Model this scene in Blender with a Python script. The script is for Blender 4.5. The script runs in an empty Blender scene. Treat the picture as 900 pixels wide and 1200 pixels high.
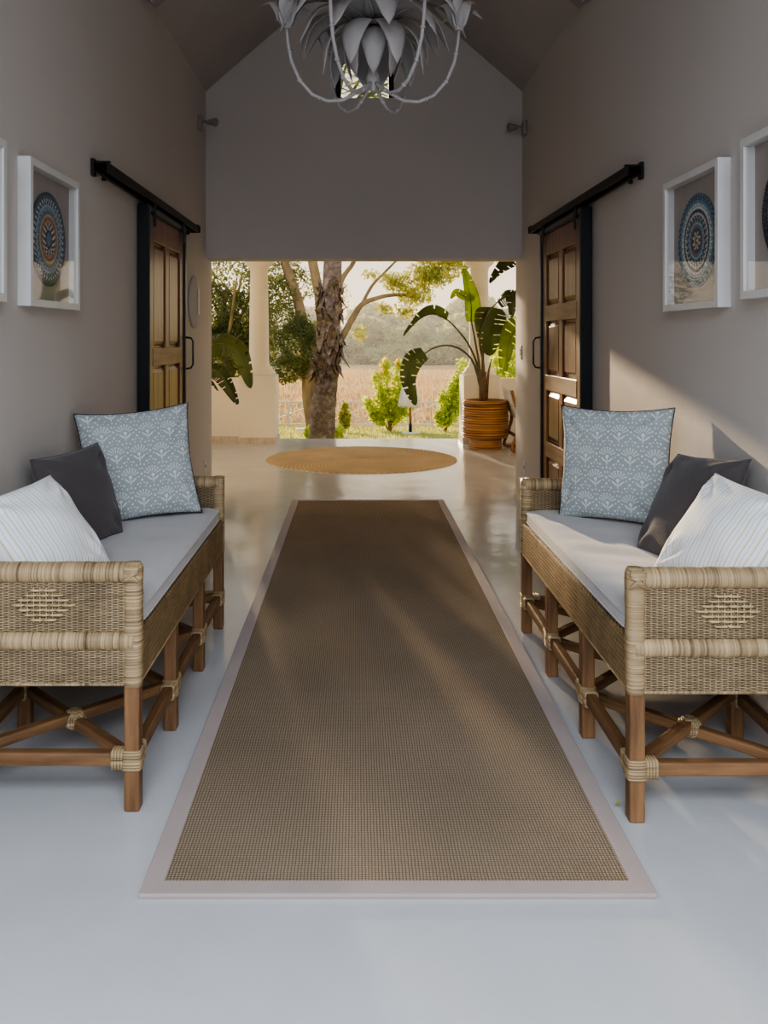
import bpy, math, random
import numpy as np
from mathutils import Vector, Matrix
random.seed(7)
sc = bpy.context.scene
COL = sc.collection
PI = math.pi
R = math.radians
F = 980.0; H = 1.4; VX = 417.0; VY = 396.0

def P(px, py, d):
    """a point of the place from photo measurements and its distance"""
    return Vector(((px - VX) / F * d, d, H - (py - VY) / F * d))

# ---------------------------------------------------------------- materials
class V:
    def __init__(s, t, sock): s.t = t; s.s = sock
    def m(s, op, b=None, c=None):
        n = s.t.nodes.new('ShaderNodeMath'); n.operation = op
        s.t.links.new(s.s, n.inputs[0])
        for i, x in ((1, b), (2, c)):
            if x is None: continue
            if isinstance(x, V): s.t.links.new(x.s, n.inputs[i])
            else: n.inputs[i].default_value = x
        return V(s.t, n.outputs[0])
    def __add__(s, o): return s.m('ADD', o)
    def __sub__(s, o): return s.m('SUBTRACT', o)
    def __mul__(s, o): return s.m('MULTIPLY', o)
    def __truediv__(s, o): return s.m('DIVIDE', o)
    def __lt__(s, o): return s.m('LESS_THAN', o)
    def __gt__(s, o): return s.m('GREATER_THAN', o)
    def abs(s): return s.m('ABSOLUTE')
    def sin(s): return s.m('SINE')
    def cos(s): return s.m('COSINE')
    def floor(s): return s.m('FLOOR')
    def frac(s): return s.m('FRACT')
    def sqrt(s): return s.m('SQRT')
    def mod2(s): return s.m('FLOORED_MODULO', 2.0)
    def mx(s, o): return s.m('MAXIMUM', o)
    def mn(s, o): return s.m('MINIMUM', o)

class Mat:
    def __init__(s, name, rough=.6, spec=.5, metal=0.0):
        s.m = bpy.data.materials.new(name); s.m.use_nodes = True
        s.t = s.m.node_tree; s.n = s.t.nodes; s.l = s.t.links
        s.b = s.n['Principled BSDF']
        s.b.inputs['Roughness'].default_value = rough
        s.b.inputs['Specular IOR Level'].default_value = spec
        s.b.inputs['Metallic'].default_value = metal
    def coord(s, kind='Object'):
        if not hasattr(s, '_tc'): s._tc = s.n.new('ShaderNodeTexCoord')
        return s._tc.outputs[kind]
    def sep(s, sock):
        n = s.n.new('ShaderNodeSeparateXYZ'); s.l.new(sock, n.inputs[0])
        return [V(s.t, o) for o in n.outputs]
    def uv(s): return s.sep(s.coord('UV'))[:2]
    def mapped(s, scale=(1, 1, 1), kind='Object'):
        n = s.n.new('ShaderNodeMapping'); s.l.new(s.coord(kind), n.inputs[0])
        n.inputs['Scale'].default_value = scale
        return n.outputs[0]
    def noise(s, scale=5, detail=3, vec=None, rough=.5):
        n = s.n.new('ShaderNodeTexNoise'); n.inputs['Scale'].default_value = scale
        n.inputs['Detail'].default_value = detail; n.inputs['Roughness'].default_value = rough
        s.l.new(vec if vec is not None else s.coord(), n.inputs['Vector'])
        return V(s.t, n.outputs[0])
    def ramp(s, fac, stops, interp='LINEAR'):
        n = s.n.new('ShaderNodeValToRGB'); n.color_ramp.interpolation = interp
        e = n.color_ramp.elements
        while len(e) < len(stops): e.new(.5)
        for i, (p, c) in enumerate(stops):
            e[i].position = p; e[i].color = (*c, 1)
        s.l.new(fac.s, n.inputs[0]); return n.outputs[0]
    def mix(s, fac, a, b, mode='MIX'):
        n = s.n.new('ShaderNodeMix'); n.data_type = 'RGBA'; n.blend_type = mode
        for i, x in ((0, fac), (6, a), (7, b)):
            if isinstance(x, V): s.l.new(x.s, n.inputs[i])
            elif isinstance(x, (tuple, list)): n.inputs[i].default_value = (*x, 1)
            elif isinstance(x, (int, float)): n.inputs[i].default_value = x
            else: s.l.new(x, n.inputs[i])
        return n.outputs[2]
    def color(s, c):
        if isinstance(c, (tuple, list)): s.b.inputs['Base Color'].default_value = (*c, 1)
        else: s.l.new(c, s.b.inputs['Base Color'])
    def bump(s, h, strength=.3, dist=.01):
        n = s.n.new('ShaderNodeBump'); n.inputs['Strength'].default_value = strength
        n.inputs['Distance'].default_value = dist
        s.l.new(h.s, n.inputs['Height']); s.l.new(n.outputs[0], s.b.inputs['Normal'])
        return s
    def rough(s, v): s.l.new(v.s, s.b.inputs['Roughness'])

def c255(r, g, b):
    f = lambda v: ((v / 255 + .055) / 1.055) ** 2.4 if v > 10 else v / 255 / 12.92
    return (f(r), f(g), f(b))

def simple(name, c, rough=.6, var=.12, scale=6, bump=0, spec=.5, metal=0, mscale=(1, 1, 1), bs=None):
    m = Mat(name, rough, spec, metal)
    n = m.noise(scale, 4, m.mapped(mscale))
    d = tuple(x * (1 - var * 1.6) for x in c); u = tuple(min(1, x * (1 + var * 1.2)) for x in c)
    m.color(m.ramp(n, [(.3, d), (.7, u)]))
    if bump: m.bump(m.noise(bs or scale * 4, 3, m.mapped(mscale)), bump, .01)
    return m.m

def leafmat(name, c1, c2, trans=.35, scale=3, rough=.55):
    m = Mat(name, rough, .25)
    n = m.noise(scale, 3)
    col = m.ramp(n, [(.3, c1), (.7, c2)])
    m.color(col)
    t = m.n.new('ShaderNodeBsdfTranslucent'); m.l.new(m.mix(.5, col, tuple(min(1, x * 1.6) for x in c2)), t.inputs[0])
    mx = m.n.new('ShaderNodeMixShader'); mx.inputs[0].default_value = trans
    m.l.new(m.b.outputs[0], mx.inputs[1]); m.l.new(t.outputs[0], mx.inputs[2])
    m.l.new(mx.outputs[0], m.n['Material Output'].inputs[0])
    return m.m

M = {}
def wallmat(name, c):
    m = Mat(name, .75, .25)
    n = m.noise(.9, 3)
    m.color(m.ramp(n, [(.3, tuple(x * .95 for x in c)), (.7, c)]))
    m.bump(m.noise(9, 4) + m.noise(70, 2) * .12, .13, .02)
    return m.m
M['wall'] = wallmat('plaster_wall', (.61, .56, .51))
M['wall_out'] = wallmat('veranda_plaster', (.88, .79, .62))
M['ceil'] = simple('ceiling_board', (.44, .405, .38), .8, .06, 1.2)
M['rafter'] = simple('rafter_paint', (.30, .27, .26), .7, .06, 2)
def floormat():
    m = Mat('painted_floor', .2, .5)
    big = m.noise(1.3, 4); fine = m.noise(14, 4)
    m.color(m.ramp(m.noise(2.2, 5), [(.25, (.52, .52, .515)), (.75, (.58, .58, .575))]))
    m.rough((big * .16 + fine * .09) + .03)
    m.bump(m.noise(3.2, 4) + m.noise(26, 3) * .10, .16, .03)
    return m.m
M['floor'] = floormat()
def tile():
    m = Mat('skirting_tile', .35)
    u, v = m.uv()
    g = ((u / .1).frac() < .05)
    m.color(m.mix(g, m.ramp(m.noise(7, 3), [(.3, (.50, .42, .32)), (.7, (.66, .58, .46))]), (.35, .3, .25)))
    return m.m
M['tile'] = tile()

def wicker(name, dark, light, weft=.0047, warp=.0125, swap=False):
    m = Mat(name, .6, .3)
    u, v = m.uv()
    if swap: u, v = v, u
    wob = m.noise(35, 2) * .005
    vv = (v + wob) / weft
    row = vv.floor()
    prof = (vv.frac() * PI).sin()
    ph = ((u + m.noise(22, 2) * .006) / warp * PI + row * PI).sin()
    over = prof * (ph * .33 + .67)
    warpl = ((u / warp + .5).frac() * PI).sin().m('POWER', 4.0)
    hgt = over.mx((ph * -.5 + .5) * warpl * .75)
    tone = m.ramp(m.noise(1, 5, m.mapped((14, 14, 150))) * .55 + m.noise(9, 3) * .45, [(.32, (.58,) * 3), (.5, (.95,) * 3), (.68, (1.30,) * 3)])
    col = m.ramp(hgt, [(.02, tuple(x * .12 for x in dark)), (.35, dark), (.95, light)])
    m.color(m.mix(1.0, col, tone, 'MULTIPLY'))
    m.bump(hgt, 1.0, .004)
    return m.m
M['wicker'] = wicker('woven_wicker', (.22, .145, .075), (.64, .48, .285), .0043, .017)
M['wicker_band'] = wicker('woven_wicker_front', (.22, .135, .06), (.66, .46, .23), .0055, .016, True)

def wrap(name, axis, c1=(.12, .072, .032), c2=(.53, .38, .205)):
    m = Mat(name, .45, .4)
    s = [3, 3, 3]; s[axis] = 170
    n1 = m.noise(1, 3, m.mapped(tuple(s)))
    s2 = [1, 1, 1]; s2[axis] = 30
    n2 = m.noise(1, 2, m.mapped(tuple(s2)))
    k = n1 * .65 + n2 * .35
    m.color(m.ramp(k, [(.33, c1), (.46, tuple((a + b) / 2 for a, b in zip(c1, c2))), (.62, c2)]))
    m.bump(n1, .9, .004)
    return m.m
for i, a in enumerate('xyz'): M['wrap_' + a] = wrap('wrapped_cane_' + a, i)
def wood(name, c1, c2, axis=0, rough=.45, sc_=1.0, coat=0):
    m = Mat(name, rough, .4)
    s = [22 * sc_, 22 * sc_, 22 * sc_]; s[axis] = 2.2 * sc_
    n = m.noise(1, 5, m.mapped(tuple(s)), .6)
    n2 = m.noise(2.5, 3)
    m.color(m.ramp(n * .7 + n2 * .3, [(.33, c1), (.62, c2)]))
    m.b.inputs['Coat Weight'].default_value = coat
    m.b.inputs['Coat Roughness'].default_value = .25
    m.bump(n, .25, .004)
    return m.m
for i, a in enumerate('xyz'):
    M['wood_' + a] = wood('bench_pole_wood_' + a, (.075, .034, .015), (.31, .16, .068), i, .5)
M['door_wood'] = wood('polished_door_wood', (.11, .036, .011), (.30, .115, .034), 2, .33, .8, .25)
M['door_rail'] = wood('door_cross_rail_wood', (.20, .10, .04), (.42, .25, .11), 1, .45, .8, .1)
M['black'] = simple('black_steel', (.008, .008, .008), .5, .1, 9, metal=.3)
M['steel_edge'] = simple('dark_steel_face', (.06, .06, .06), .3, .1, 9, metal=.7)
M['white_metal'] = simple('white_enamel', (.38, .35, .33), .5, .05, 6, spec=.3)
M['frame_white'] = simple('white_frame', (.67, .65, .615), .4, .03, 8)
M['mat_board'] = simple('grey_mat_board', (.37, .325, .29), .8, .04, 12)
M['seat'] = None
def fabric(name, c, rough=.9, weave=900, var=.04, wr=.12):
    m = Mat(name, rough, .15)
    x, y, z = m.sep(m.coord())
    wv = (x * weave).sin() * (y * weave).sin()
    n = m.noise(5, 4)
    m.color(m.ramp(n, [(.3, tuple(q * (1 - var * 2) for q in c)), (.7, c)]))
    m.bump(wv * .15 + m.noise(7, 4) * 1.5, wr, .02)
    m.b.inputs['Sheen Weight'].default_value = .2
    return m
M['seat'] = fabric('off_white_canvas', (.56, .535, .51)).m
M['charcoal'] = fabric('charcoal_velvet', (.092, .078, .076), wr=.2).m
M['navy'] = fabric('navy_backing', (.02, .025, .05)).m
def floral():
    m = fabric('blue_floral_cotton', (.45, .52, .54), wr=.15)
    u, v = m.uv()
    S = .098
    vv = v / S; row = vv.floor(); uu = u / S + row.mod2() * .5
    cx = uu.frac() - .5; cy = vv.frac() - .5
    ax = cx.abs()
    dy = cy + .08
    r = (cx * cx + dy * dy).sqrt()
    th = cx.m('ARCTAN2', dy)
    spoke = ((th * (2 * PI / .37)).cos() > .35) * (r > .15) * (r < .34) * (th.abs() < 1.35)
    knob = ((th * (2 * PI / .37)).cos() > -.1) * (r > .36) * (r < .415) * (th.abs() < 1.35)
    core = (r < .075)
    stem = (ax < .022) * (cy < -.05) * (cy > -.44)
    lx = (ax - .15) / .12; ly = (cy + .34 - ax * .8) / .045
    leaf = ((lx * lx + ly * ly) < 1.0)
    acc = spoke.mx(knob).mx(core).mx(stem).mx(leaf)
    for (px, py, rr) in ((.5, .02, .05), (.44, .25, .035), (.5, -.25, .05), (.36, -.1, .035), (.30, -.42, .045), (.42, -.38, .03), (.33, .42, .04), (.12, .46, .03), (.5, .45, .04)):
        a = ax - px; b = cy - py
        acc = acc.mx((a * a + b * b) < rr * rr)
    base = m.ramp(m.noise(5, 3), [(.3, (.34, .375, .37)), (.7, (.39, .43, .42))])
    m.color(m.mix(acc * .95, base, (.72, .73, .70)))
    return m.m
M['floral'] = floral()
def striped():
    m = fabric('striped_cotton', (.8, .79, .76), wr=.15)
    u, v = m.uv()
    s1 = ((u / .026).frac() < .16); s2 = ((u / .026 + .5).frac() < .12); s3 = ((v / .012).frac() < .25)
    c = m.mix(s3 * .25, (.88, .87, .84), (.78, .79, .80))
    c = m.mix(s1 * .9, c, (.62, .56, .40)); c = m.mix(s2 * .8, c, (.55, .60, .63))
    m.color(c); return m.m
M['striped'] = striped()
def sisal():
    m = Mat('sisal_weave', .95, .1)
    x, y, z = m.sep(m.coord())
    wx = m.noise(30, 2) * .003
    gx = ((x + wx) / .0088 * PI).sin().abs(); gy = ((y + wx) / .0088 * PI).sin().abs()
    h = gx.mn(gy)
    t = m.noise(1.2, 5); t2 = m.noise(180, 2)
    col = m.ramp(h, [(.04, (.14, .10, .066)), (.32, (.32, .245, .17)), (.9, (.50, .40, .295))])
    m.color(m.mix(1.0, col, m.ramp(t * .6 + t2 * .4, [(.3, (.72, .7, .66)), (.65, (1.08, 1.06, 1.04))]), 'MULTIPLY'))
    m.bump(h, .8, .004); return m.m
M['sisal'] = sisal()
M['rug_tape'] = fabric('pink_grey_tape', (.43, .345, .31), weave=1500).m
def jute():
    m = Mat('jute_braid', .95, .1)
    x, y, z = m.sep(m.coord())
    r = (x * x + y * y).sqrt(); th = x.m('ARCTAN2', y)
    rr = r / .016; h = (rr.frac() * PI).sin()
    b = (th * 90 + rr.floor() * 1.7).sin() * .3 + .7
    col = m.ramp(h * b, [(.05, (.34, .23, .12)), (.6, (.72, .55, .34))])
    m.color(m.mix(1.0, col, m.ramp(m.noise(2, 4), [(.3, (.85,) * 3), (.7, (1.1,) * 3)]), 'MULTIPLY'))
    m.bump(h * b, .7, .008); return m.m
M['jute'] = jute()
def bark():
    m = Mat('grey_ringed_bark', .95, .1)
    n = m.noise(5, 6, m.mapped((1.5, 1.5, 1.9)), .7); n2 = m.noise(1.3, 3)
    m.color(m.ramp(n * .7 + n2 * .3, [(.32, (.06, .042, .028)), (.5, (.21, .155, .115)), (.66, (.42, .33, .25))]))
    m.bump(n, 1.0, .06); return m.m
M['bark'] = bark()
M['bark_gold'] = simple('golden_bark', (.29, .19, .085), .9, .3, 4, bump=.6, mscale=(1, 1, .4))
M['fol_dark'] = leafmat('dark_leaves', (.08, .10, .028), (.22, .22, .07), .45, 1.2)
M['fol_sunlit'] = leafmat('sunlit_leaves', (.26, .28, .06), (.50, .46, .13), .5, 2)  # sunlight on the leaves put into the colour
M['fol_lime'] = leafmat('lime_leaves', (.32, .42, .07), (.62, .66, .14), .5, 3)
M['fol_orange'] = leafmat('golden_tip_leaves', (.75, .42, .05), (.85, .62, .12), .5, 5)
M['fol_far'] = leafmat('distant_leaves', (.27, .28, .10), (.46, .44, .19), .4, .12, .95)
M['palm_old'] = leafmat('banana_leaf_dark', (.035, .05, .018), (.085, .11, .035), .25, 2.5, .3)
M['palm_mid'] = leafmat('banana_leaf_olive', (.085, .115, .035), (.18, .22, .07), .4, 2.5, .35)
M['palm_young'] = leafmat('banana_leaf_young', (.16, .24, .035), (.36, .44, .07), .5, 3, .35)
M['stalk'] = simple('plant_stalk', (.12, .11, .05), .5, .25, 10)
M['stalk_dry'] = simple('dry_stalk', (.20, .10, .05), .8, .3, 18)
M['soil'] = simple('soil', (.05, .035, .025), .95, .3, 40, bump=.5)
def cane_pot():
    m = Mat('split_cane', .5, .4)
    x, y, z = m.sep(m.coord())
    n = m.noise(1, 3, m.mapped((2, 2, 60)))
    st = ((z / .03).frac() * PI).sin()
    m.color(m.ramp(n * .75 + st * .2, [(.35, (.11, .045, .014)), (.5, (.36, .17, .055)), (.66, (.55, .30, .11))]))
    m.bump(n + st * .6, .6, .01); return m.m
M['pot'] = cane_pot()
M['canvas'] = simple('cream_canvas', (.72, .68, .6), .85, .05, 8)
M['chair_wood'] = wood('chair_teak', (.14, .06, .025), (.32, .16, .07), 2)
M['fence'] = simple('white_fence_paint', (.80, .69, .53), .6, .08, 6)
def grass(name, a, b, c, s1=.4):
    m = Mat(name, 1.0, 0)
    n = m.noise(s1, 6, m.mapped((1, .35, 1)), .65); n2 = m.noise(9, 4)
    m.color(m.ramp(n * .65 + n2 * .35, [(.34, a), (.5, b), (.64, c)]))
    m.bump(n2, .8, .05); return m.m
M['lawn'] = grass('lawn_ground', (.16, .19, .04), (.36, .36, .09), (.58, .50, .20))
M['field'] = grass('dry_grass_field', (.29, .165, .065), (.50, .31, .13), (.66, .44, .20), .11)
M['blade'] = leafmat('grass_blades', (.28, .34, .06), (.62, .56, .20), .5, 1)
M['straw'] = leafmat('straw_blades', (.36, .23, .10), (.60, .42, .21), .4, .5)
M['plastic'] = simple('white_switch_plate', (.62, .58, .53), .4, .02)
M['bulb'] = simple('grey_lamp_housing', (.30, .27, .25), .4, .05)
def glass():
    m = bpy.data.materials.new('picture_glass'); m.use_nodes = True
    t = m.node_tree; n = t.nodes; n.clear()
    o = n.new('ShaderNodeOutputMaterial'); mx = n.new('ShaderNodeMixShader')
    a = n.new('ShaderNodeBsdfTransparent'); b = n.new('ShaderNodeBsdfGlossy'); b.inputs['Roughness'].default_value = .02
    ge = n.new('ShaderNodeNewGeometry'); dt = n.new('ShaderNodeVectorMath'); dt.operation = 'DOT_PRODUCT'
    t.links.new(ge.outputs['Normal'], dt.inputs[0]); t.links.new(ge.outputs['Incoming'], dt.inputs[1])
    k_ = ((V(t, dt.outputs['Value']).abs() * -1.0 + 1.0).m('POWER', 5.0) * .92 + .045)
    t.links.new(k_.s, mx.inputs[0]); t.links.new(a.outputs[0], mx.inputs[1]); t.links.new(b.outputs[0], mx.inputs[2])
    t.links.new(mx.outputs[0], o.inputs[0]); return m
M['glass'] = glass()

# ---------------------------------------------------------------- mesh builder
class MB:
    def __init__(s): s.v = []; s.f = []; s.mi = []; s.uvc = None
    def add(s, vs, fs, mi=0):
        o = len(s.v); s.v.extend([tuple(v) for v in vs])
        s.f.extend([tuple(i + o for i in f) for f in fs]); s.mi.extend([mi] * len(fs)); return s
    def box(s, x0, x1, y0, y1, z0, z1, mi=0):
        vs = [(x, y, z) for z in (z0, z1) for y in (y0, y1) for x in (x0, x1)]
        return s.add(vs, [(0, 2, 3, 1), (4, 5, 7, 6), (0, 1, 5, 4), (2, 6, 7, 3), (0, 4, 6, 2), (1, 3, 7, 5)], mi)
    def bar(s, p, q, w, h, up=(0, 0, 1), mi=0):
        p = Vector(p); q = Vector(q); d = (q - p).normalized(); u = Vector(up)
        a = d.cross(u)
        if a.length < 1e-4: a = d.cross(Vector((1, 0, 0)))
        a.normalize(); b = a.cross(d).normalized()
        vs = []
        for c in (p, q):
            for i, j in ((-1, -1), (1, -1), (1, 1), (-1, 1)): vs.append(c + a * i * w / 2 + b * j * h / 2)
        return s.add(vs, [(3, 2, 1, 0), (4, 5, 6, 7), (0, 1, 5, 4), (1, 2, 6, 5), (2, 3, 7, 6), (3, 0, 4, 7)], mi)
    def tube(s, pts, rad, n=10, mi=0, jit=0, sq=(1, 1)):
        pts = [Vector(p) for p in pts]
        if not isinstance(rad, (list, tuple)): rad = [rad] * len(pts)
        vs = []; a = None
        for i, p in enumerate(pts):
            d = (pts[min(i + 1, len(pts) - 1)] - pts[max(i - 1, 0)]).normalized()
            if a is None:
                a = d.cross(Vector((0, 1, 0)))
                if a.length < .1: a = d.cross(Vector((1, 0, 0)))
            a = (a - d * a.dot(d)).normalized(); b = d.cross(a)
            for k in range(n):
                t = 2 * PI * k / n; r = rad[i] * (1 + (random.uniform(-jit, jit) if jit else 0))
                vs.append(p + a * math.cos(t) * r * sq[0] + b * math.sin(t) * r * sq[1])
        fs = []
        for i in range(len(pts) - 1):
            for k in range(n):
                k2 = (k + 1) % n
                fs.append((i * n + k, i * n + k2, (i + 1) * n + k2, (i + 1) * n + k))
        fs.append(tuple(range(n - 1, -1, -1))); fs.append(tuple(range((len(pts) - 1) * n, len(pts) * n)))
        return s.add(vs, fs, mi)
    def lathe(s, prof, n=32, c=(0, 0, 0), mi=0, axis='z'):
        vs = []
        for r, z in prof:
            for k in range(n):
                t = 2 * PI * k / n
                q = (r * math.cos(t), r * math.sin(t), z)
                if axis == 'x': q = (z, q[0], q[1])
                if axis == 'y': q = (q[0], z, q[1])
                vs.append((q[0] + c[0], q[1] + c[1], q[2] + c[2]))
        fs = []
        for i in range(len(prof) - 1):
            for k in range(n):
                k2 = (k + 1) % n
                fs.append((i * n + k, i * n + k2, (i + 1) * n + k2, (i + 1) * n + k))
        fs.append(tuple(range(n - 1, -1, -1))); fs.append(tuple(range((len(prof) - 1) * n, len(prof) * n)))
        return s.add(vs, fs, mi)
    def ball(s, c, r, n=8, m_=5, mi=0, sc_=(1, 1, 1)):
        prof = [(max(1e-4, math.sin(PI * i / m_)) * r, -math.cos(PI * i / m_) * r) for i in range(m_ + 1)]
        o = len(s.v); s.lathe(prof, n, (0, 0, 0), mi)
        for i in range(o, len(s.v)):
            q = s.v[i]; s.v[i] = (q[0] * sc_[0] + c[0], q[1] * sc_[1] + c[1], q[2] * sc_[2] + c[2])
        return s
    def strip(s, mid, width, side, n_across=4, fold=.0, nrm=None, mi=0, cuts=None):
        """a leaf: midrib points, half widths, side vectors; fold lifts the edges; cuts = set of skipped cells"""
        vs = []; m_ = n_across
        for i, p in enumerate(mid):
            for j in range(-m_, m_ + 1):
                t = j / m_
                q = Vector(p) + Vector(side[i]) * width[i] * t + Vector(nrm[i]) * fold * width[i] * abs(t) ** 1.5
                vs.append(q)
        w = 2 * m_ + 1; fs = []
        for i in range(len(mid) - 1):
            for j in range(2 * m_):
                if cuts and (i, j) in cuts: continue
                fs.append((i * w + j, i * w + j + 1, (i + 1) * w + j + 1, (i + 1) * w + j))
        return s.add(vs, fs, mi)
    def build(s, name, mats, parent=None, loc=None, smooth=False, bevel=0, subsurf=0, uv=True, seg=2, solid=0):
        me = bpy.data.meshes.new(name); me.from_pydata(s.v, [], s.f)
        if not isinstance(mats, (list, tuple)): mats = [mats]
        for m in mats: me.materials.append(m)
        if len(mats) > 1: me.polygons.foreach_set('material_index', s.mi)
        if smooth: me.polygons.foreach_set('use_smooth', [True] * len(me.polygons))
        if uv:
            l = me.uv_layers.new(name='UVMap')
            if s.uvc is not None:
                for i, lp in enumerate(me.loops): l.data[i].uv = s.uvc[lp.vertex_index]
            elif len(s.v) < 60000:
                buf = []
                for p in me.polygons:
                    n = p.normal; ax = max(range(3), key=lambda k: abs(n[k]))
                    for vi in p.vertices:
                        q = s.v[vi]
                        buf += ((q[1], q[2]) if ax == 0 else (q[0], q[2]) if ax == 1 else (q[0], q[1]))
                l.data.foreach_set('uv', buf)
        me.update()
        o = bpy.data.objects.new(name, me); COL.objects.link(o)
        if parent is not None: o.parent = parent
        if loc is not None: o.location = loc
        if solid:
            b = o.modifiers.new('solid', 'SOLIDIFY'); b.thickness = solid; b.offset = 0
        if bevel:
            b = o.modifiers.new('bevel', 'BEVEL'); b.width = bevel; b.segments = seg; b.limit_method = 'ANGLE'; b.angle_limit = R(40)
            if not smooth:
                b.harden_normals = False
        if subsurf:
            b = o.modifiers.new('sub', 'SUBSURF'); b.levels = subsurf; b.render_levels = subsurf
        return o

def empty(name, loc=(0, 0, 0), rz=0):
    o = bpy.data.objects.new(name, None); COL.objects.link(o)
    o.location = loc; o.rotation_euler = (0, 0, rz); o.empty_display_size = .1
    return o
def tag(o, label, cat, group=None, kind=None):
    if label: o['label'] = label
    if cat: o['category'] = cat
    if group: o['group'] = group
    if kind: o['kind'] = kind
    return o
def struct(name, mb, mat, **k):
    o = mb.build(name, mat, **k); o['kind'] = 'structure'; return o
def dup(root, loc, rz, label=None):
    def cp(o, par):
        c = o.copy(); COL.objects.link(c); c.parent = par
        for ch in kids.get(o.name, []): cp(ch, c)
        return c
    kids = {}
    for o in bpy.data.objects:
        if o.parent: kids.setdefault(o.parent.name, []).append(o)
    r = cp(root, None); r.location = loc; r.rotation_euler = (0, 0, rz)
    if label: r['label'] = label
    return r

# ---------------------------------------------------------------- room shell
XL, XR = -1.263, 1.40
Y0, Y1, Y2 = -0.3, 7.04, 7.32
EAVE = 3.476; RIDGE = EAVE + 1.16; XC = (XL + XR) / 2
HEAD = 2.068
T = .27
struct('floor', MB().box(-6, 6.5, -5, 11.63, -.25, 0), M['floor'])
struct('wall_left', MB().box(XL - T, XL, Y0, Y2, 0, EAVE), M['wall'])
struct('wall_right', MB().box(XR, XR + T, Y0, Y2, 0, EAVE), M['wall'])
# gable wall with its window opening
wx0, wx1, wz0, wz1 = -.172, .323, 3.42, 4.22
def slopez(x): return EAVE + (1 - abs(x - XC) / (XR - XC)) * (RIDGE - EAVE)
g = MB()
def gpoly(pts):
    n = len(pts); vs = [(x, Y1, z) for x, z in pts] + [(x, Y2, z) for x, z in pts]
    fs = [tuple(range(n)), tuple(range(2 * n - 1, n - 1, -1))] + [(i, (i + n), (i + 1) % n + n, (i + 1) % n) for i in range(n)]
    g.add(vs, fs)
gpoly([(XL, HEAD), (XR, HEAD), (XR, EAVE), (wx1, EAVE - 0), (wx1, wz0), (wx0, wz0), (wx0, EAVE), (XL, EAVE)])
gpoly([(XL, EAVE), (wx0, EAVE), (wx0, slopez(wx0))])
gpoly([(wx1, EAVE), (XR, EAVE), (wx1, slopez(wx1))])
gpoly([(wx0, wz1), (wx1, wz1), (wx1, slopez(wx1)), (XC, RIDGE), (wx0, slopez(wx0))])
struct('wall_far', g, M['wall'])
# ceiling: two boarded slopes
c = MB()
for sx, xe in ((-1, XL), (1, XR)):
    ex = xe + sx * .4; ez = EAVE - .4 * (RIDGE - EAVE) / (XR - XC)
    vs = [(ex, Y0, ez), (XC, Y0, RIDGE), (XC, Y2, RIDGE), (ex, Y2, ez)]
    vs += [(x, y, z + .08) for x, y, z in vs]
    c.add(vs, [(0, 1, 2, 3), (7, 6, 5, 4), (0, 4, 5, 1), (1, 5, 6, 2), (2, 6, 7, 3), (3, 7, 4, 0)])
struct('ceiling', c, M['ceil'])
k = 1
for y in (1.0, 3.0, 5.0):
    for sx, xe in ((-1, XL), (1, XR)):
        b = MB().bar((xe, y, EAVE - .03), (XC, y, RIDGE - .03), .10, .16, (0, 0, 1))
        struct('trim_%d' % k, b, M['rafter']); k += 1
# gable window
w = empty('window_1', ((wx0 + wx1) / 2, Y1 + .1, wz0)); w['kind'] = 'structure'
hw = (wx1 - wx0) / 2; hh = wz1 - wz0
f_ = MB()
f_.box(-hw, -hw + .045, -.03, .05, 0, hh).box(hw - .045, hw, -.03, .05, 0, hh).box(-hw, hw, -.03, .05, 0, .02).box(-hw, hw, -.03, .05, hh - .04, hh).box(-.014, .014, -.02, .04, 0, hh)
f_.build('window_frame', M['black'], w)
MB().add([(-hw + .02, .01, .02), (hw - .02, .01, .02), (hw - .02, .01, hh - .02), (-hw + .02, .01, hh - .02)], [(0, 1, 2, 3)]).build('pane', M['glass'], w)

# veranda
struct('wall_veranda_left', MB().box(-6, XL - T, Y1, Y2, 0, 2.9), M['wall_out'])
struct('wall_veranda_right', MB().box(XR + T, 6.5, Y1, Y2, 0, 2.9), M['wall_out'])
struct('trim_7', MB().box(-6, 6.5, 11.12, 11.42, 2.49, 2.8), M['wall_out'])
struct('ceiling_veranda', MB().box(-6, 6.5, Y2, 11.75, 2.8, 2.88), M['wall_out'])
# skirtings
struct('baseboard_right', MB().box(XR - .012, XR, 6.2, Y2, 0, .085), M['tile'])
struct('baseboard_left', MB().box(XL, XL + .012, 5.9, Y2, 0, .085), M['tile'])
struct('wall_parapet_left', MB().box(-6, -1.55, 11.2, 11.36, 0, .86), M['wall_out'])
struct('wall_parapet_right', MB().box(1.9, 6.5, 11.2, 11.36, 0, .86), M['wall_out'])
struct('baseboard_veranda_left', MB().box(-6, -1.56, 11.186, 11.2, 0, .085), M['tile'])

def column(xc, label):
    e = empty('veranda_column', (xc, 11.28, 0)); tag(e, label, 'column')
    MB().box(-.24, .24, -.24, .24, 0, .90).build('pedestal', M['wall_out'], e, bevel=.008)
    MB().box(-.255, .255, -.255, .255, 0, .085).build('skirting', M['tile'], e)
    prof = [(.225, .90), (.225, .93), (.19, .965), (.185, .99), (.15, 1.02), (.148, 1.04), (.135, 1.07), (.128, 1.7), (.118, 2.30), (.128, 2.31), (.128, 2.33), (.118, 2.34)]
    MB().lathe(prof, 32).build('shaft', M['wall_out'], e, smooth=True)
    MB().lathe([(.118, 2.33), (.13, 2.345), (.16, 2.37), (.19, 2.40), (.205, 2.43), (.205, 2.47), (.22, 2.475), (.22, 2.49)], 32).build('capital', M['wall_out'], e, smooth=True)
    return e
column(-1.305, 'white round veranda column on square pedestal, left of the palm trunk')
column(1.665, 'white round veranda column on square pedestal, behind the potted strelitzia')

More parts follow.
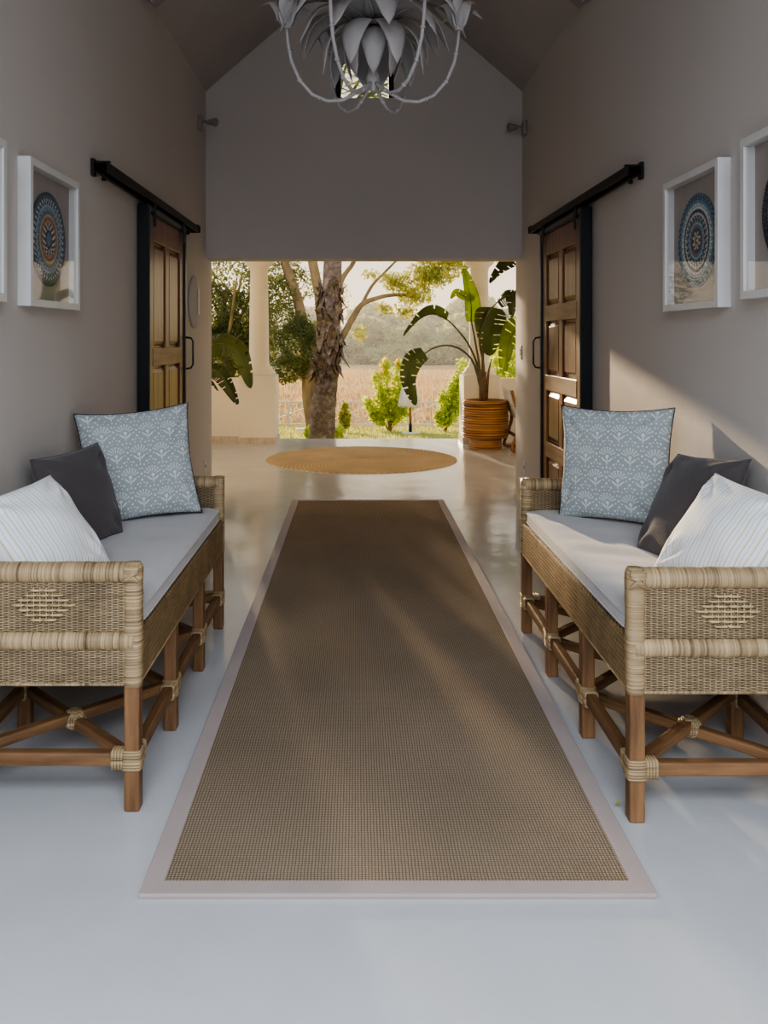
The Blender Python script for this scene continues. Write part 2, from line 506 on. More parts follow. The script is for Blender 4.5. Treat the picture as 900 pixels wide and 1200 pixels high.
# ---------------------------------------------------------------- benches
BW, BL = .575, 1.60
def make_bench():
    e = empty('wicker_bench')
    s = .046
    ys = [0.005, .51, 1.015, BL - s - .005 + .0]
    ys = [.004 + s / 2, .535, 1.065, BL - .004 - s / 2]
    xs = [.004 + s / 2, BW - .004 - s / 2]
    for x in xs:
        for y in ys:
            MB().box(-s / 2, s / 2, -s / 2, s / 2, 0, .375).build('leg', M['wood_z'], e, (x, y, 0), bevel=.006)
    zs = .152
    def stretch(p, q, w, h, ax, nm='stretcher'):
        p = Vector(p); q = Vector(q)
        d = q - p
        o = MB().bar((-d.length / 2, 0, 0), (d.length / 2, 0, 0), w, h).build(nm, M['wood_x'], e, (p + q) / 2, bevel=.007)
        o.rotation_euler = (0, 0, math.atan2(d.y, d.x)); return o
    for x in xs:
        for i in range(3): stretch((x, ys[i] + s / 2 - .004, zs), (x, ys[i + 1] - s / 2 + .004, zs), .034, .042, 'y')
    for y in (ys[0], ys[3]): stretch((xs[0] + s / 2 - .004, y, zs), (xs[1] - s / 2 + .004, y, zs), .034, .042, 'x')
    for i in range(3):
        xa, xb, ya, yb = xs[0] + .012, xs[1] - .012, ys[i] + .012, ys[i + 1] - .012
        stretch((xa, ya, zs + .008), (xb, yb, zs + .008), .036, .034, 'd', 'cross_brace')
        stretch((xa, yb, zs - .006), (xb, ya, zs - .006), .036, .034, 'd', 'cross_brace')
        cx, cy = (xa + xb) / 2, (ya + yb) / 2
        b = MB()
        for a in (R(0), R(90), R(45), R(-45)):
            for t in range(-2, 3):
                off = Vector((-math.sin(a), math.cos(a), 0)) * t * .0075
                ring = []
                for q in range(13):
                    u = 2 * PI * q / 12
                    ring.append(Vector((math.cos(a) * math.cos(u) * .033, math.sin(a) * math.cos(u) * .033, math.sin(u) * .028)) + off)
                b.tube(ring, .0037, 5)
        b.build('cane_binding', M['wrap_z'], e, (cx, cy, zs), smooth=True)
    # bindings at the legs
    for x in xs:
        for i, y in enumerate(ys):
            b = MB()
            def sqring(cx, cy, cz, a, bb, plane, r_=.004):
                pts = []
                for q in range(17):
                    u = 2 * PI * q / 16
                    cu, su = math.cos(u), math.sin(u)
                    k_ = 1 / max(abs(cu), abs(su)) ** .8
                    if plane == 'xy': pts.append((cx + a * cu * k_, cy + bb * su * k_, cz))
                    elif plane == 'xz': pts.append((cx + a * cu * k_, cy, cz + bb * su * k_))
                    else: pts.append((cx, cy + a * cu * k_, cz + bb * su * k_))
                b.tube(pts, r_, 5)
            for t in range(7):
                sqring(0, 0, -.026 + t * .0087, .0245, .0245, 'xy', .0048)
            for sy in (-1, 1):
                if (i == 0 and sy < 0) or (i == 3 and sy > 0): continue
                for t in range(4): sqring(0, sy * (.03 + t * .009), 0, .021, .025, 'xz', .0052)
            if i in (0, 3):
                sx = 1 if x < BW / 2 else -1
                for t in range(4): sqring(sx * (.03 + t * .009), 0, 0, .021, .025, 'yz', .0052)
            b.build('cane_binding', M['wrap_z'], e, (x, y, zs), smooth=True)
    # woven apron and end panels
    zb = .373
    MB().box(.004, .026, .04, BL - .04, zb, .525).build('apron', M['wicker_band'], e, bevel=.004)
    MB().tube([(.012, .03, zb + .004), (.012, BL - .03, zb + .004)], .009, 8).build('apron_edge', M['wrap_y'], e, smooth=True)
    MB().box(BW - .026, BW - .004, .04, BL - .04, zb, .69).build('back_panel', M['wicker'], e, bevel=.004)
    MB().tube([(BW - .027, .03, .70), (BW - .027, BL - .03, .70)], .031, 12, sq=(.85, 1.1)).build('back_rail', M['wrap_y'], e, smooth=True)
    MB().box(.02, BW - .02, .03, BL - .03, .495, .515).build('seat_base', M['wicker'], e)
    for yc, outer in ((.027, -1), (BL - .027, 1)):
        y0, y1 = yc - .018, yc + .018
        MB().box(.03, BW - .03, y0, y1, .53, .69).build('arm_panel', M['wicker'], e, bevel=.003)
        MB().box(.03, BW - .03, y0, y1, zb, .48).build('end_panel', M['wicker'], e, bevel=.003)
        MB().tube([(.03, yc, zb + .004), (BW - .03, yc, zb + .004)], [.02, .02], 8, sq=(.55, 1)).build('end_edge', M['wrap_x'], e, smooth=True)
        n = 40
        for nm, zc, rr in (('arm_rail', .703, .034), ('lower_rail', .503, .034)):
            pts = [(.02 + (BW - .04) * i / n, yc, zc + random.uniform(-.0008, .0008)) for i in range(n + 1)]
            MB().tube(pts, [rr * random.uniform(.965, 1.03) for _ in pts], 14, sq=(.9, 1)).build(nm, M['wrap_x'], e, smooth=True)
        for x in (.026, BW - .026):
            p = MB(); n2 = 26
            vs = []; 
            pts = [(x, yc, zb - .004 + (.736 - zb) * i / n2) for i in range(n2 + 1)]
            ring = []
            for i, q in enumerate(pts):
                k_ = random.uniform(.97, 1.04)
                for t in range(16):
                    u = 2 * PI * t / 16 + PI / 16
                    cu, su = math.cos(u), math.sin(u); rr = .0265 * k_ / max(abs(cu), abs(su)) ** .55
                    if i == n2: rr *= .8
                    vs.append((q[0] + cu * rr, q[1] + su * rr, q[2]))
            fs = [(i * 16 + t, i * 16 + (t + 1) % 16, (i + 1) * 16 + (t + 1) % 16, (i + 1) * 16 + t) for i in range(n2) for t in range(16)]
            fs += [tuple(range(15, -1, -1)), tuple(range(n2 * 16, n2 * 16 + 16))]
            p.add(vs, fs); p.build('corner_post', M['wrap_z'], e, smooth=True)
            # diagonal wraps on the corner
            d = MB(); yf = yc + outer * .031
            for t in range(6):
                o_ = -.018 + t * .0075
                d.tube([(x - .022 + max(0, o_), yf, .73 + min(0, o_)), (x, yf + outer * .004, .703 + o_ * .1), (x + .022 + min(0, -o_) + 0, yf, .682 - min(0, o_) * .2)], .0045, 5)
                d.tube([(x + .022 - max(0, o_), yf, .73 + min(0, o_)), (x, yf + outer * .002, .703 + o_ * .1), (x - .022 - min(0, -o_), yf, .682)], .0045, 5)
            d.build('corner_wrap', M['wrap_z'], e, smooth=True)
        # open diamond weave motif
        d = MB(); xc = BW / 2; yf = yc + outer * .0205; zc = .612
        for r_ in range(-3, 4):
            wN = 4 - abs(r_)
            z = zc + r_ * .0145
            for q in range(-wN, wN + 1):
                if (q + r_) % 2: continue
                xx = xc + q * .0185
                d.tube([(xx - .019, yf - outer * .002, z), (xx - .01, yf + outer * .004, z), (xx + .01, yf + outer * .004, z), (xx + .019, yf - outer * .002, z)], [.0062] * 4, 6, sq=(.5, 1))
            for q in range(-wN, wN + 1):
                xx = xc + (q + .5) * .0185
                d.tube([(xx, yf + outer * .001, z - .008), (xx, yf + outer * .002, z + .008)], .0016, 5)
        d.build('diamond_weave', M['cane_light'], e, smooth=True)
    return e
M['cane_light'] = simple('pale_cane', (.56, .42, .23), .5, .2, 40)
LB = (-.635, 2.462 + BL, 0); RB = (.785, 2.405, 0)
bench_r = make_bench(); bench_r.location = RB
tag(bench_r, 'woven wicker bench with wooden pole legs along the right wall', 'bench', 'pair of wicker benches')
bench_l = dup(bench_r, LB, PI, 'woven wicker bench with wooden pole legs along the left wall')

def seat_cushion(x0, x1, y0, y1, zb, label):
    e = empty('seat_cushion', ((x0 + x1) / 2, (y0 + y1) / 2, zb)); tag(e, label, 'cushion', 'bench seat cushions')
    W, L, th = (x1 - x0), (y1 - y0), .088
    nx, ny = 26, 64; vs = []; idx = {}
    def sm(t, n=7): return (1 - abs(t) ** n)
    for side in (1, -1):
        for i in range(nx + 1):
            for j in range(ny + 1):
                u = -1 + 2 * i / nx; v = -1 + 2 * j / ny
                uu = math.sin(u * PI / 2) ; vv = math.sin(v * PI / 2)
                ex = (1 - abs(uu) ** 8) * (1 - abs(vv) ** 14)
                z = th / 2 + side * (th / 2 - .012) * (.62 + .38 * min(1, ex ** .35)) + side * .012 * ex
                z += side * .004 * math.sin(vv * 21 + uu * 3) * ex * math.sin(uu * 2.2 + vv * 5)
                # rounded rim corners
                px = uu * W / 2; py = vv * L / 2
                c_ = abs(uu) ** 10 * abs(vv) ** 30
                vs.append((px * (1 - .05 * c_), py * (1 - .02 * c_), z)); 
    n1 = (nx + 1) * (ny + 1); fs = []
    for s_ in (0, 1):
        for i in range(nx):
            for j in range(ny):
                a = s_ * n1 + i * (ny + 1) + j; q = (a, a + ny + 1, a + ny + 2, a + 1)
                fs.append(q if s_ == 0 else q[::-1])
    per = [(i, 0) for i in range(nx)] + [(nx, j) for j in range(ny)] + [(i, ny) for i in range(nx, 0, -1)] + [(0, j) for j in range(ny, 0, -1)]
    pi_ = [i * (ny + 1) + j for i, j in per]
    N = len(pi_)
    for k_ in range(N):
        a, b = pi_[k_], pi_[(k_ + 1) % N]; fs.append((a, a + n1, b + n1, b))
    MB().add(vs, fs).build('cover', M['seat'], e, smooth=True)
    p = MB()
    for off in (0, n1):
        pts = [Vector(vs[a + off]) for a in pi_] ; pts.append(pts[0])
        p.tube([q * 1.0 for q in pts], .0042, 6)
    p.build('piping', M['seat'], e, smooth=True)
    return e
seat_cushion(-1.19, -.648, 2.462 + .058, 2.462 + BL - .058, .515, 'off-white seat cushion with piped edge on the left wicker bench')
seat_cushion(.798, 1.335, 2.405 + .058, 2.405 + BL - .058, .515, 'off-white seat cushion with piped edge on the right wicker bench')

# ---------------------------------------------------------------- pillows
def pillow(name, size, thick, mat, loc, tilt, yaw, roll, label, cat='pillow', group=None, back=None, seed=0, pinch=.09):
    rn = random.Random(seed); n = 40
    e_front = MB(); vs = []; uvc = []
    ph = [rn.uniform(0, 6) for _ in range(8)]
    for side in (1, -1):
        for i in range(n + 1):
            for j in range(n + 1):
                u = -1 + 2 * i / n; v = -1 + 2 * j / n
                inx = 1 - pinch * (1 - v * v) * abs(u) ** 3; inz = 1 - pinch * (1 - u * u) * abs(v) ** 3
                x = u * size / 2 * inx; z = v * size / 2 * inz
                pf = max(0, (1 - u ** 2) * (1 - v ** 2)) ** .42
                y = -side * thick / 2 * pf
                wr = .006 * pf * math.sin(4.5 * u + ph[0] + 3 * v) * math.sin(5 * v + ph[1])
                # creases running in from the corners
                for k_, (a, b) in enumerate(((1, 1), (-1, 1), (1, -1), (-1, -1))):
                    dx, dz = u - a, v - b; r_ = math.hypot(dx, dz); an = math.atan2(dz * -b, dx * -a)
                    wr += .009 * math.exp(-((r_ - .42) / .28) ** 2) * math.sin(an * 11 + ph[2 + k_]) * min(1, pf * 2)
                y += -side * wr
                vs.append((x, y, z + size / 2)); uvc.append((x + .3, z + .3))
    n1 = (n + 1) ** 2; fs = []; mi = []
    for s_ in (0, 1):
        for i in range(n):
            for j in range(n):
                a = s_ * n1 + i * (n + 1) + j; q = (a, a + n + 1, a + n + 2, a + 1)
                fs.append(q if s_ == 0 else q[::-1]); mi.append(s_)
    per = [(i, 0) for i in range(n)] + [(n, j) for j in range(n)] + [(i, n) for i in range(n, 0, -1)] + [(0, j) for j in range(n, 0, -1)]
    p_ = [i * (n + 1) + j for i, j in per]
    mb = MB(); mb.v = vs; mb.f = fs; mb.mi = mi; mb.uvc = uvc
    # weld rim by merging
    o = mb.build(name, [mat, back or mat], smooth=True)
    import bmesh
    bm = bmesh.new(); bm.from_mesh(o.data); bmesh.ops.remove_doubles(bm, verts=bm.verts, dist=.0004); bm.to_mesh(o.data); bm.free()
    o.location = loc
    o.rotation_euler = (Matrix.Rotation(yaw, 3, 'Z') @ Matrix.Rotation(tilt, 3, 'X') @ Matrix.Rotation(roll, 3, 'Y')).to_euler()
    tag(o, label, cat, group)
    r = MB(); q = [Vector(vs[a]) for a in p_]; q.append(q[0]); r.tube(q, .0025, 5); r.build('seam', back or mat, o, smooth=True)
    return o
ZC = .603
# yaw 0: face towards the camera (-y)
pillow('throw_pillow', .51, .15, M['floral'], (-.925, 3.68, ZC - .01), R(-16), R(24), R(-4), 'large blue pillow with white flower print on the left bench', 'pillow', 'blue flower-print pillows', M['navy'], 1)
pillow('throw_pillow', .51, .15, M['floral'], (1.115, 3.62, ZC - .01), R(-7), R(-38), R(-1.5), 'large blue pillow with white flower print on the right bench', 'pillow', 'blue flower-print pillows', M['navy'], 2)
pillow('throw_pillow', .39, .15, M['charcoal'], (-1.03, 3.27, ZC - .02), R(-17), R(68), R(-3), 'charcoal grey pillow on the left bench, between the blue and striped pillows', 'pillow', 'charcoal pillows', None, 3, .06)
pillow('throw_pillow', .42, .15, M['charcoal'], (1.12, 3.0, ZC - .005), R(-29), R(-80), R(-6), 'charcoal grey pillow on the right bench, between the blue and striped pillows', 'pillow', 'charcoal pillows', None, 4, .06)
pillow('throw_pillow', .38, .18, M['striped'], (-.925, 2.72, ZC - .005), R(-39), R(60), R(-9), 'white pillow with thin stripes at the near end of the left bench', 'pillow', 'white striped pillows', None, 5, .06)
pillow('throw_pillow', .39, .18, M['striped'], (1.085, 2.66, ZC - .005), R(-37), R(-62), R(9), 'white pillow with thin stripes at the near end of the right bench', 'pillow', 'white striped pillows', None, 6, .06)

# ---------------------------------------------------------------- rugs
def runner():
    x0, x1, y0, y1 = -.543, .754, 2.085, 7.18
    cx, cy = (x0 + x1) / 2, (y0 + y1) / 2; hx, hy = (x1 - x0) / 2, (y1 - y0) / 2; b = .054
    e = empty('runner_rug', (cx, cy, 0)); tag(e, 'long brown sisal runner with pinkish border between the benches', 'rug')
    MB().box(-hx + b, hx - b, -hy + b, hy - b, .001, .010).build('sisal_field', M['sisal'], e)
    t = MB(); z = .0135
    vs = []
    o_ = [(-hx, -hy), (hx, -hy), (hx, hy), (-hx, hy)]; i_ = [(-hx + b, -hy + b), (hx - b, -hy + b), (hx - b, hy - b), (-hx + b, hy - b)]
    vs = [(x, y, z) for x, y in o_] + [(x, y, z) for x, y in i_] + [(x, y, .0005) for x, y in o_] + [(x, y, .0005) for x, y in i_]
    fs = []
    for k_ in range(4):
        j = (k_ + 1) % 4
        fs += [(k_, j, j + 4, k_ + 4), (k_ + 8, j + 8, j, k_), (k_ + 4, j + 4, j + 12, k_ + 12), (k_ + 12, j + 12, j + 8, k_ + 8)]
    t.add(vs, fs); t.build('border_tape', M['rug_tape'], e, bevel=.004)
runner()
rr = MB().lathe([(.001, .012), (1.08, .012), (1.10, .006), (1.10, .0005), (.001, .0005)], 96).build('round_rug', M['jute'], loc=(.064, 9.67, 0))
rr.scale = (1, .96, 1)
tag(rr, 'round braided jute rug on the veranda floor', 'rug')
fl = MB(); fl.strip([(0, 0, .002), (.008, .004, .006), (.02, .006, .003)], [.002, .008, .001], [(0, 1, 0)] * 3, 2, .3, [(0, 0, 1)] * 3)
o = fl.build('fallen_leaf', M['fol_lime'], loc=P(721, 943, 1.385 * F / 547) + Vector((0, 0, -.001)))
tag(o, 'tiny yellow-green fallen leaf on the runner border', 'leaf')

# ---------------------------------------------------------------- pictures
BEADS = {}
def beadmat(n, c):
    if n not in BEADS: BEADS[n] = simple('bead_' + n, c, .3, .15, 60)
    return BEADS[n]
bm_ = dict(blue=(.10, .165, .23), pale=(.28, .35, .39), white=(.56, .53, .47), navy=(.035, .055, .085), brown=(.30, .12, .05), tan=(.48, .34, .20), teal=(.10, .24, .28), black=(.015, .015, .015))
def picture(wall, yc, zc, palette, label, seed, size=.56, rim='blue'):
    s = 1 if wall < 0 else -1
    e = empty('framed_mandala', (wall, yc, zc - size / 2)); tag(e, label, 'picture', 'framed bead mandalas')
    h = size / 2; fw = .028; dp = .05; o = MB()
    # frame in the wall plane (local x towards the room = s)
    def bx(m_, x0, x1, y0, y1, z0, z1): m_.box(min(s * x0, s * x1), max(s * x0, s * x1), y0, y1, z0, z1)
    def member(pts):
        # mitred member: outer edge a-b, inner edge c-d
        vs = []
        for x in (0.0, dp):
            for (y, z) in pts: vs.append((s * x, y, z + h))
        o.add(vs, [(0, 1, 2, 3), (7, 6, 5, 4), (0, 4, 5, 1), (1, 5, 6, 2), (2, 6, 7, 3), (3, 7, 4, 0)])
    q = h - fw
    member([(-h, -h), (h, -h), (q, -q), (-q, -q)]); member([(h, -h), (h, h), (q, q), (q, -q)])
    member([(h, h), (-h, h), (-q, q), (q, q)]); member([(-h, h), (-h, -h), (-q, -q), (-q, q)])
    o.build('frame', M['frame_white'], e, bevel=.0015)
    b = MB(); bx(b, .004, .010, -q, q, h - q, h + q); b.build('mat_board', M['mat_board'], e)
    gl = MB(); gl.add([(s * .041, -q, h - q), (s * .041, q, h - q), (s * .041, q, h + q), (s * .041, -q, h + q)], [(0, 1, 2, 3) if s > 0 else (3, 2, 1, 0)]); gl.build('glass', M['glass'], e)
    m_ = MB(); rng = random.Random(seed)
    names = sorted({c for ring in palette for c in ring})
    mats = [beadmat(c, bm_[c]) for c in names]
    RR = .19
    prof = [(.001, .012), (RR * .6, .012), (RR, .0105)]
    m_.lathe([(r_, s * x) for r_, x in prof] , 64, (0, 0, h), names.index(palette[-1][0]), axis='x')
    nr = len(palette)
    for i, ring in enumerate(palette):
        r_ = RR * (i + .6) / nr; br = RR / nr * .52
        cnt = max(1, int(2 * PI * r_ / (br * 1.9)))
        if len(ring) > 1: cnt -= cnt % len(ring)
        cnt = max(cnt, 1)
        for k_ in range(cnt):
            a = 2 * PI * (k_ + .5 * (i % 2)) / cnt
            m_.ball((s * .015, math.cos(a) * r_, h + math.sin(a) * r_), br, 6, 4, names.index(ring[(k_ + i // 2) % len(ring)]), (.55, 1, 1))
    m_.build('bead_mandala', mats, e, smooth=True)
    return e
pA = [['blue'], ['teal', 'blue'], ['navy'], ['navy', 'white'], ['black', 'white'], ['brown', 'tan'], ['brown'], ['tan'], ['blue'], ['blue', 'pale'], ['pale'], ['navy', 'pale'], ['white', 'navy'], ['blue', 'navy'], ['navy']]
pB = [['brown', 'white'], ['tan'], ['white', 'navy'], ['navy'], ['blue', 'brown'], ['pale'], ['teal', 'navy'], ['navy', 'tan'], ['pale', 'white'], ['navy'], ['white'], ['white', 'pale'], ['teal'], ['blue', 'navy'], ['navy', 'teal']]
pC = [['white'], ['black'], ['blue', 'white'], ['navy'], ['brown', 'white'], ['black'], ['white', 'blue'], ['navy'], ['brown'], ['black', 'white'], ['navy'], ['blue'], ['black'], ['navy', 'black'], ['black']]
picture(XL, 3.40, 1.80, pA, 'framed bead mandala with brown inner ring on the left wall', 1)
picture(XR, 3.40, 1.795, pB, 'framed blue bead mandala with white ring on right wall, nearer the door', 2)
picture(XL, 2.63, 1.805, pC, 'white frame cut by the left edge of the photo on the left wall', 3)
picture(XR, 2.66, 1.815, pC, 'framed dark-rimmed bead mandala at the right edge of the photo', 4)

# ---------------------------------------------------------------- sliding doors
def door(name, wall, y0, y1, rails, lit=None):
    s = 1 if wall < 0 else -1; zt = 2.16; rails = sorted(rails)
    e = empty(name, (wall + s * .012, y0, .015)); e['kind'] = 'structure'
    W = y1 - y0; X = lambda a: s * a
    def bx(m_, x0, x1, ya, yb, z0, z1): m_.box(min(X(x0), X(x1)), max(X(x0), X(x1)), ya, yb, z0, z1); return m_
    f = MB(); bx(f, 0, .062, 0, .045, 0, zt); bx(f, 0, .062, W - .045, W, 0, zt); bx(f, 0, .062, .045, W - .045, zt - .05, zt); bx(f, 0, .062, .045, W - .045, 0, .03)
    f.build('steel_frame', M['black'], e, bevel=.003)
    t = MB(); bx(t, .062, .066, .012, .036, .01, zt - .01); bx(t, .062, .066, W - .036, W - .012, .01, zt - .01); bx(t, .062, .066, .036, W - .036, zt - .038, zt - .014)
    t.build('steel_trim', M['steel_edge'], e)
    a, b = .045, W - .045
    st = .11
    wd = MB(); bx(wd, .008, .030, a, b, .03, zt - .05)
    bx(wd, .030, .052, a, a + st, .03, zt - .05); bx(wd, .030, .052, b - st, b, .03, zt - .05)
    mid = (a + b) / 2; bx(wd, .030, .050, mid - .045, mid + .045, .03, zt - .05)
    bx(wd, .030, .052, a + st, b - st, zt - .20, zt - .05)
    wd.build('wood_leaf', M['door_wood'], e, bevel=.005)
    zz = [.03] + rails + [zt - .2]
    for r_ in rails:
        q = MB(); bx(q, .030, .056, a + st - .02, b - st + .02, r_ - .055, r_ + .055); q.build('cross_rail', M['door_rail'], e, bevel=.004)
    # raised fielded panels
    for (ya, yb) in ((a + st, mid - .045), (mid + .045, b - st)):
        for i in range(len(zz) - 1):
            z0 = zz[i] + (.055 if i else .05); z1 = zz[i + 1] - (.055 if i < len(rails) else 0)
            g_ = .012; h_ = .04
            o_ = [(ya + g_, z0 + g_), (yb - g_, z0 + g_), (yb - g_, z1 - g_), (ya + g_, z1 - g_)]
            i_ = [(ya + h_, z0 + h_), (yb - h_, z0 + h_), (yb - h_, z1 - h_), (ya + h_, z1 - h_)]
            vs = [(X(.030), y, z) for y, z in o_] + [(X(.044), y, z) for y, z in i_]
            MB().add(vs, [(4, 5, 6, 7)] + [(k_, (k_ + 1) % 4, (k_ + 1) % 4 + 4, k_ + 4) for k_ in range(4)]).build('panel', M['door_wood'], e)
    hp = MB(); yy = W - .024; zc = 1.28
    hp.tube([(X(.064), yy, zc - .11), (X(.10), yy, zc - .105), (X(.115), yy, zc - .08), (X(.115), yy, zc + .08), (X(.10), yy, zc + .105), (X(.064), yy, zc + .11)], .007, 8)
    hp.build('handle', M['steel_edge'], e, smooth=True)
    for yh in (.12, W - .12):
        hh_ = MB(); bx(hh_, .066, .074, yh - .02, yh + .02, zt - .12, zt + .01)
        hh_.build('hanger', M['black'], e)
    return e
door('door_1', XL, 4.80, 5.86, [1.27, .58])
door('door_2', XR, 4.92, 6.02, [1.555, 1.075, .61])
def door_rail(wall, y0, y1, z, label):
    s = 1 if wall < 0 else -1
    e = empty('sliding_door_rail', (wall, y0, z)); tag(e, label, 'door rail', 'black sliding door rails'); e.scale = (1, 1, .75)
    L = y1 - y0
    def bx(m_, x0, x1, ya, yb, z0, z1): m_.box(min(s * x0, s * x1), max(s * x0, s * x1), ya, yb, z0, z1); return m_
    t = MB(); bx(t, .015, .085, 0, L, .022, .03); bx(t, .015, .02, 0, L, -.03, .022); bx(t, .08, .085, 0, L, -.03, .022); bx(t, .02, .032, 0, L, -.03, -.025); bx(t, .068, .08, 0, L, -.03, -.025)
    t.build('track', M['black'], e, bevel=.002)
    for y in (0.03, L - .03):
        b = MB(); bx(b, 0, .018, y - .02, y + .02, -.055, .055); bx(b, .018, .09, y - .012, y + .012, .03, .04)
        b.build('wall_bracket', M['black'], e, bevel=.003)
    p = MB(); bx(p, .012, .095, L - .004, L + .008, -.034, .034); p.build('end_cap', M['black'], e)
    p = MB().tube([(s * .05, .06, -.028), (s * .05, .06, -.06)], .009, 8).ball((s * .05, .06, -.066), .014); p.build('door_stop', M['black'], e, smooth=True)
door_rail(XL, 3.97, 6.28, 2.215, 'black steel sliding door rail above the left panelled door')
door_rail(XR, 4.05, 6.33, 2.215, 'black steel sliding door rail above the right panelled door')
# pale strip painting in the lit wall beyond the left door
struct('trim_8', MB().box(XL, XL + .02, 5.90, 6.02, 0, 2.12), M['wall_out'])

# ---------------------------------------------------------------- wall fittings
def plate(wall, y, z, w, h, nm, label, cat, rock=1):
    s = 1 if wall < 0 else -1
    e = empty(nm, (wall, y, z)); tag(e, label, cat)
    MB().box(min(0, s * .008), max(0, s * .008), -w / 2, w / 2, -h / 2, h / 2).build('plate', M['plastic'], e, bevel=.002)
    for k_ in range(rock):
        zz = (k_ - (rock - 1) / 2) * .03
        MB().box(min(s * .008, s * .012), max(s * .008, s * .012), -w * .25, w * .25, zz - .011, zz + .011).build('rocker' if cat == 'switch' else 'socket', M['bulb'], e)
plate(XR, 7.08, 1.28, .075, .12, 'light_switch', 'small light switch plate at the far end of the right wall', 'switch', 2)
plate(XR, 6.92, .33, .075, .115, 'wall_outlet', 'wall outlet low on the far end of the right wall', 'outlet')
plate(XL, 6.98, .33, .075, .115, 'wall_outlet', 'wall outlet low on the far end of the left wall', 'outlet')
def spot(wall, y, z, label):
    s = 1 if wall < 0 else -1
    e = empty('wall_spotlight', (wall, y, z)); tag(e, label, 'spotlight', 'small wall spotlights high in the corners')
    MB().box(min(0, s * .03), max(0, s * .03), -.045, .045, -.065, .055).build('bracket', M['bulb'], e, bevel=.008)
    MB().tube([(s * .02, 0, 0), (s * .055, 0, .01), (s * .07, 0, 0)], .008, 8).ball((s * .055, 0, .01), .012).build('arm', M['bulb'], e, smooth=True)
    MB().tube([(s * .065, 0, 0), (s * .085, 0, .003), (s * .11, -.01, .002), (s * .135, -.015, 0), (s * .15, -.018, -.002)], [.014, .024, .026, .036, .03], 14).build('lamp_head', M['bulb'], e, smooth=True)
spot(XL, 6.72, 3.13, 'small white spotlight high on the left wall near the gable')
spot(XR, 6.88, 3.13, 'small white spotlight high on the right wall near the gable')
e = empty('wall_sconce', (XL, 6.5, 1.68)); tag(e, 'pale round plaster wall light beyond the left door', 'wall light')
MB().lathe([(.20, .0), (.205, .012), (.19, .022), (.02, .035), (.001, .035)], 48, (0, 0, 0), 0, 'x').build('disc', M['wall'], e, smooth=True)
MB().box(.034, .045, -.018, .018, -.10, .10).build('diffuser', M['frame_white'], e, bevel=.006)

# ---------------------------------------------------------------- chandelier
def leafpts(az, prof, widths, fold, nsub=8, twist=0, droop=None):
    # smooth profile in (r,z)
    n = len(prof); out = []; ws = []
    for i in range(nsub + 1):
        t = i / nsub * (n - 1); k_ = min(int(t), n - 2); f = t - k_
        p0, p1, p2, p3 = (prof[max(k_ - 1, 0)], prof[k_], prof[k_ + 1], prof[min(k_ + 2, n - 1)])
        def cr(a, b, c_, d): return .5 * ((2 * b) + (-a + c_) * f + (2 * a - 5 * b + 4 * c_ - d) * f * f + (-a + 3 * b - 3 * c_ + d) * f ** 3)
        out.append((cr(p0[0], p1[0], p2[0], p3[0]), cr(p0[1], p1[1], p2[1], p3[1])))
        tt = i / nsub
        w_ = math.sin(PI * min(1, tt ** .8)) ** .75
        ws.append(max(.0015, widths * (.25 * (1 - tt) + w_ * .9)))
    ca, sa = math.cos(az), math.sin(az)
    mid = [Vector((r_ * ca, r_ * sa, z)) for r_, z in out]
    side = [Vector((-sa, ca, 0))] * len(mid)
    nr = []
    for i in range(len(mid)):
        a, b = out[max(i - 1, 0)], out[min(i + 1, nsub)]
        dr, dz = b[0] - a[0], b[1] - a[1]; l = math.hypot(dr, dz) or 1
        nr.append(Vector((-dz / l * ca, -dz / l * sa, dr / l)))
    return mid, ws, side, nr
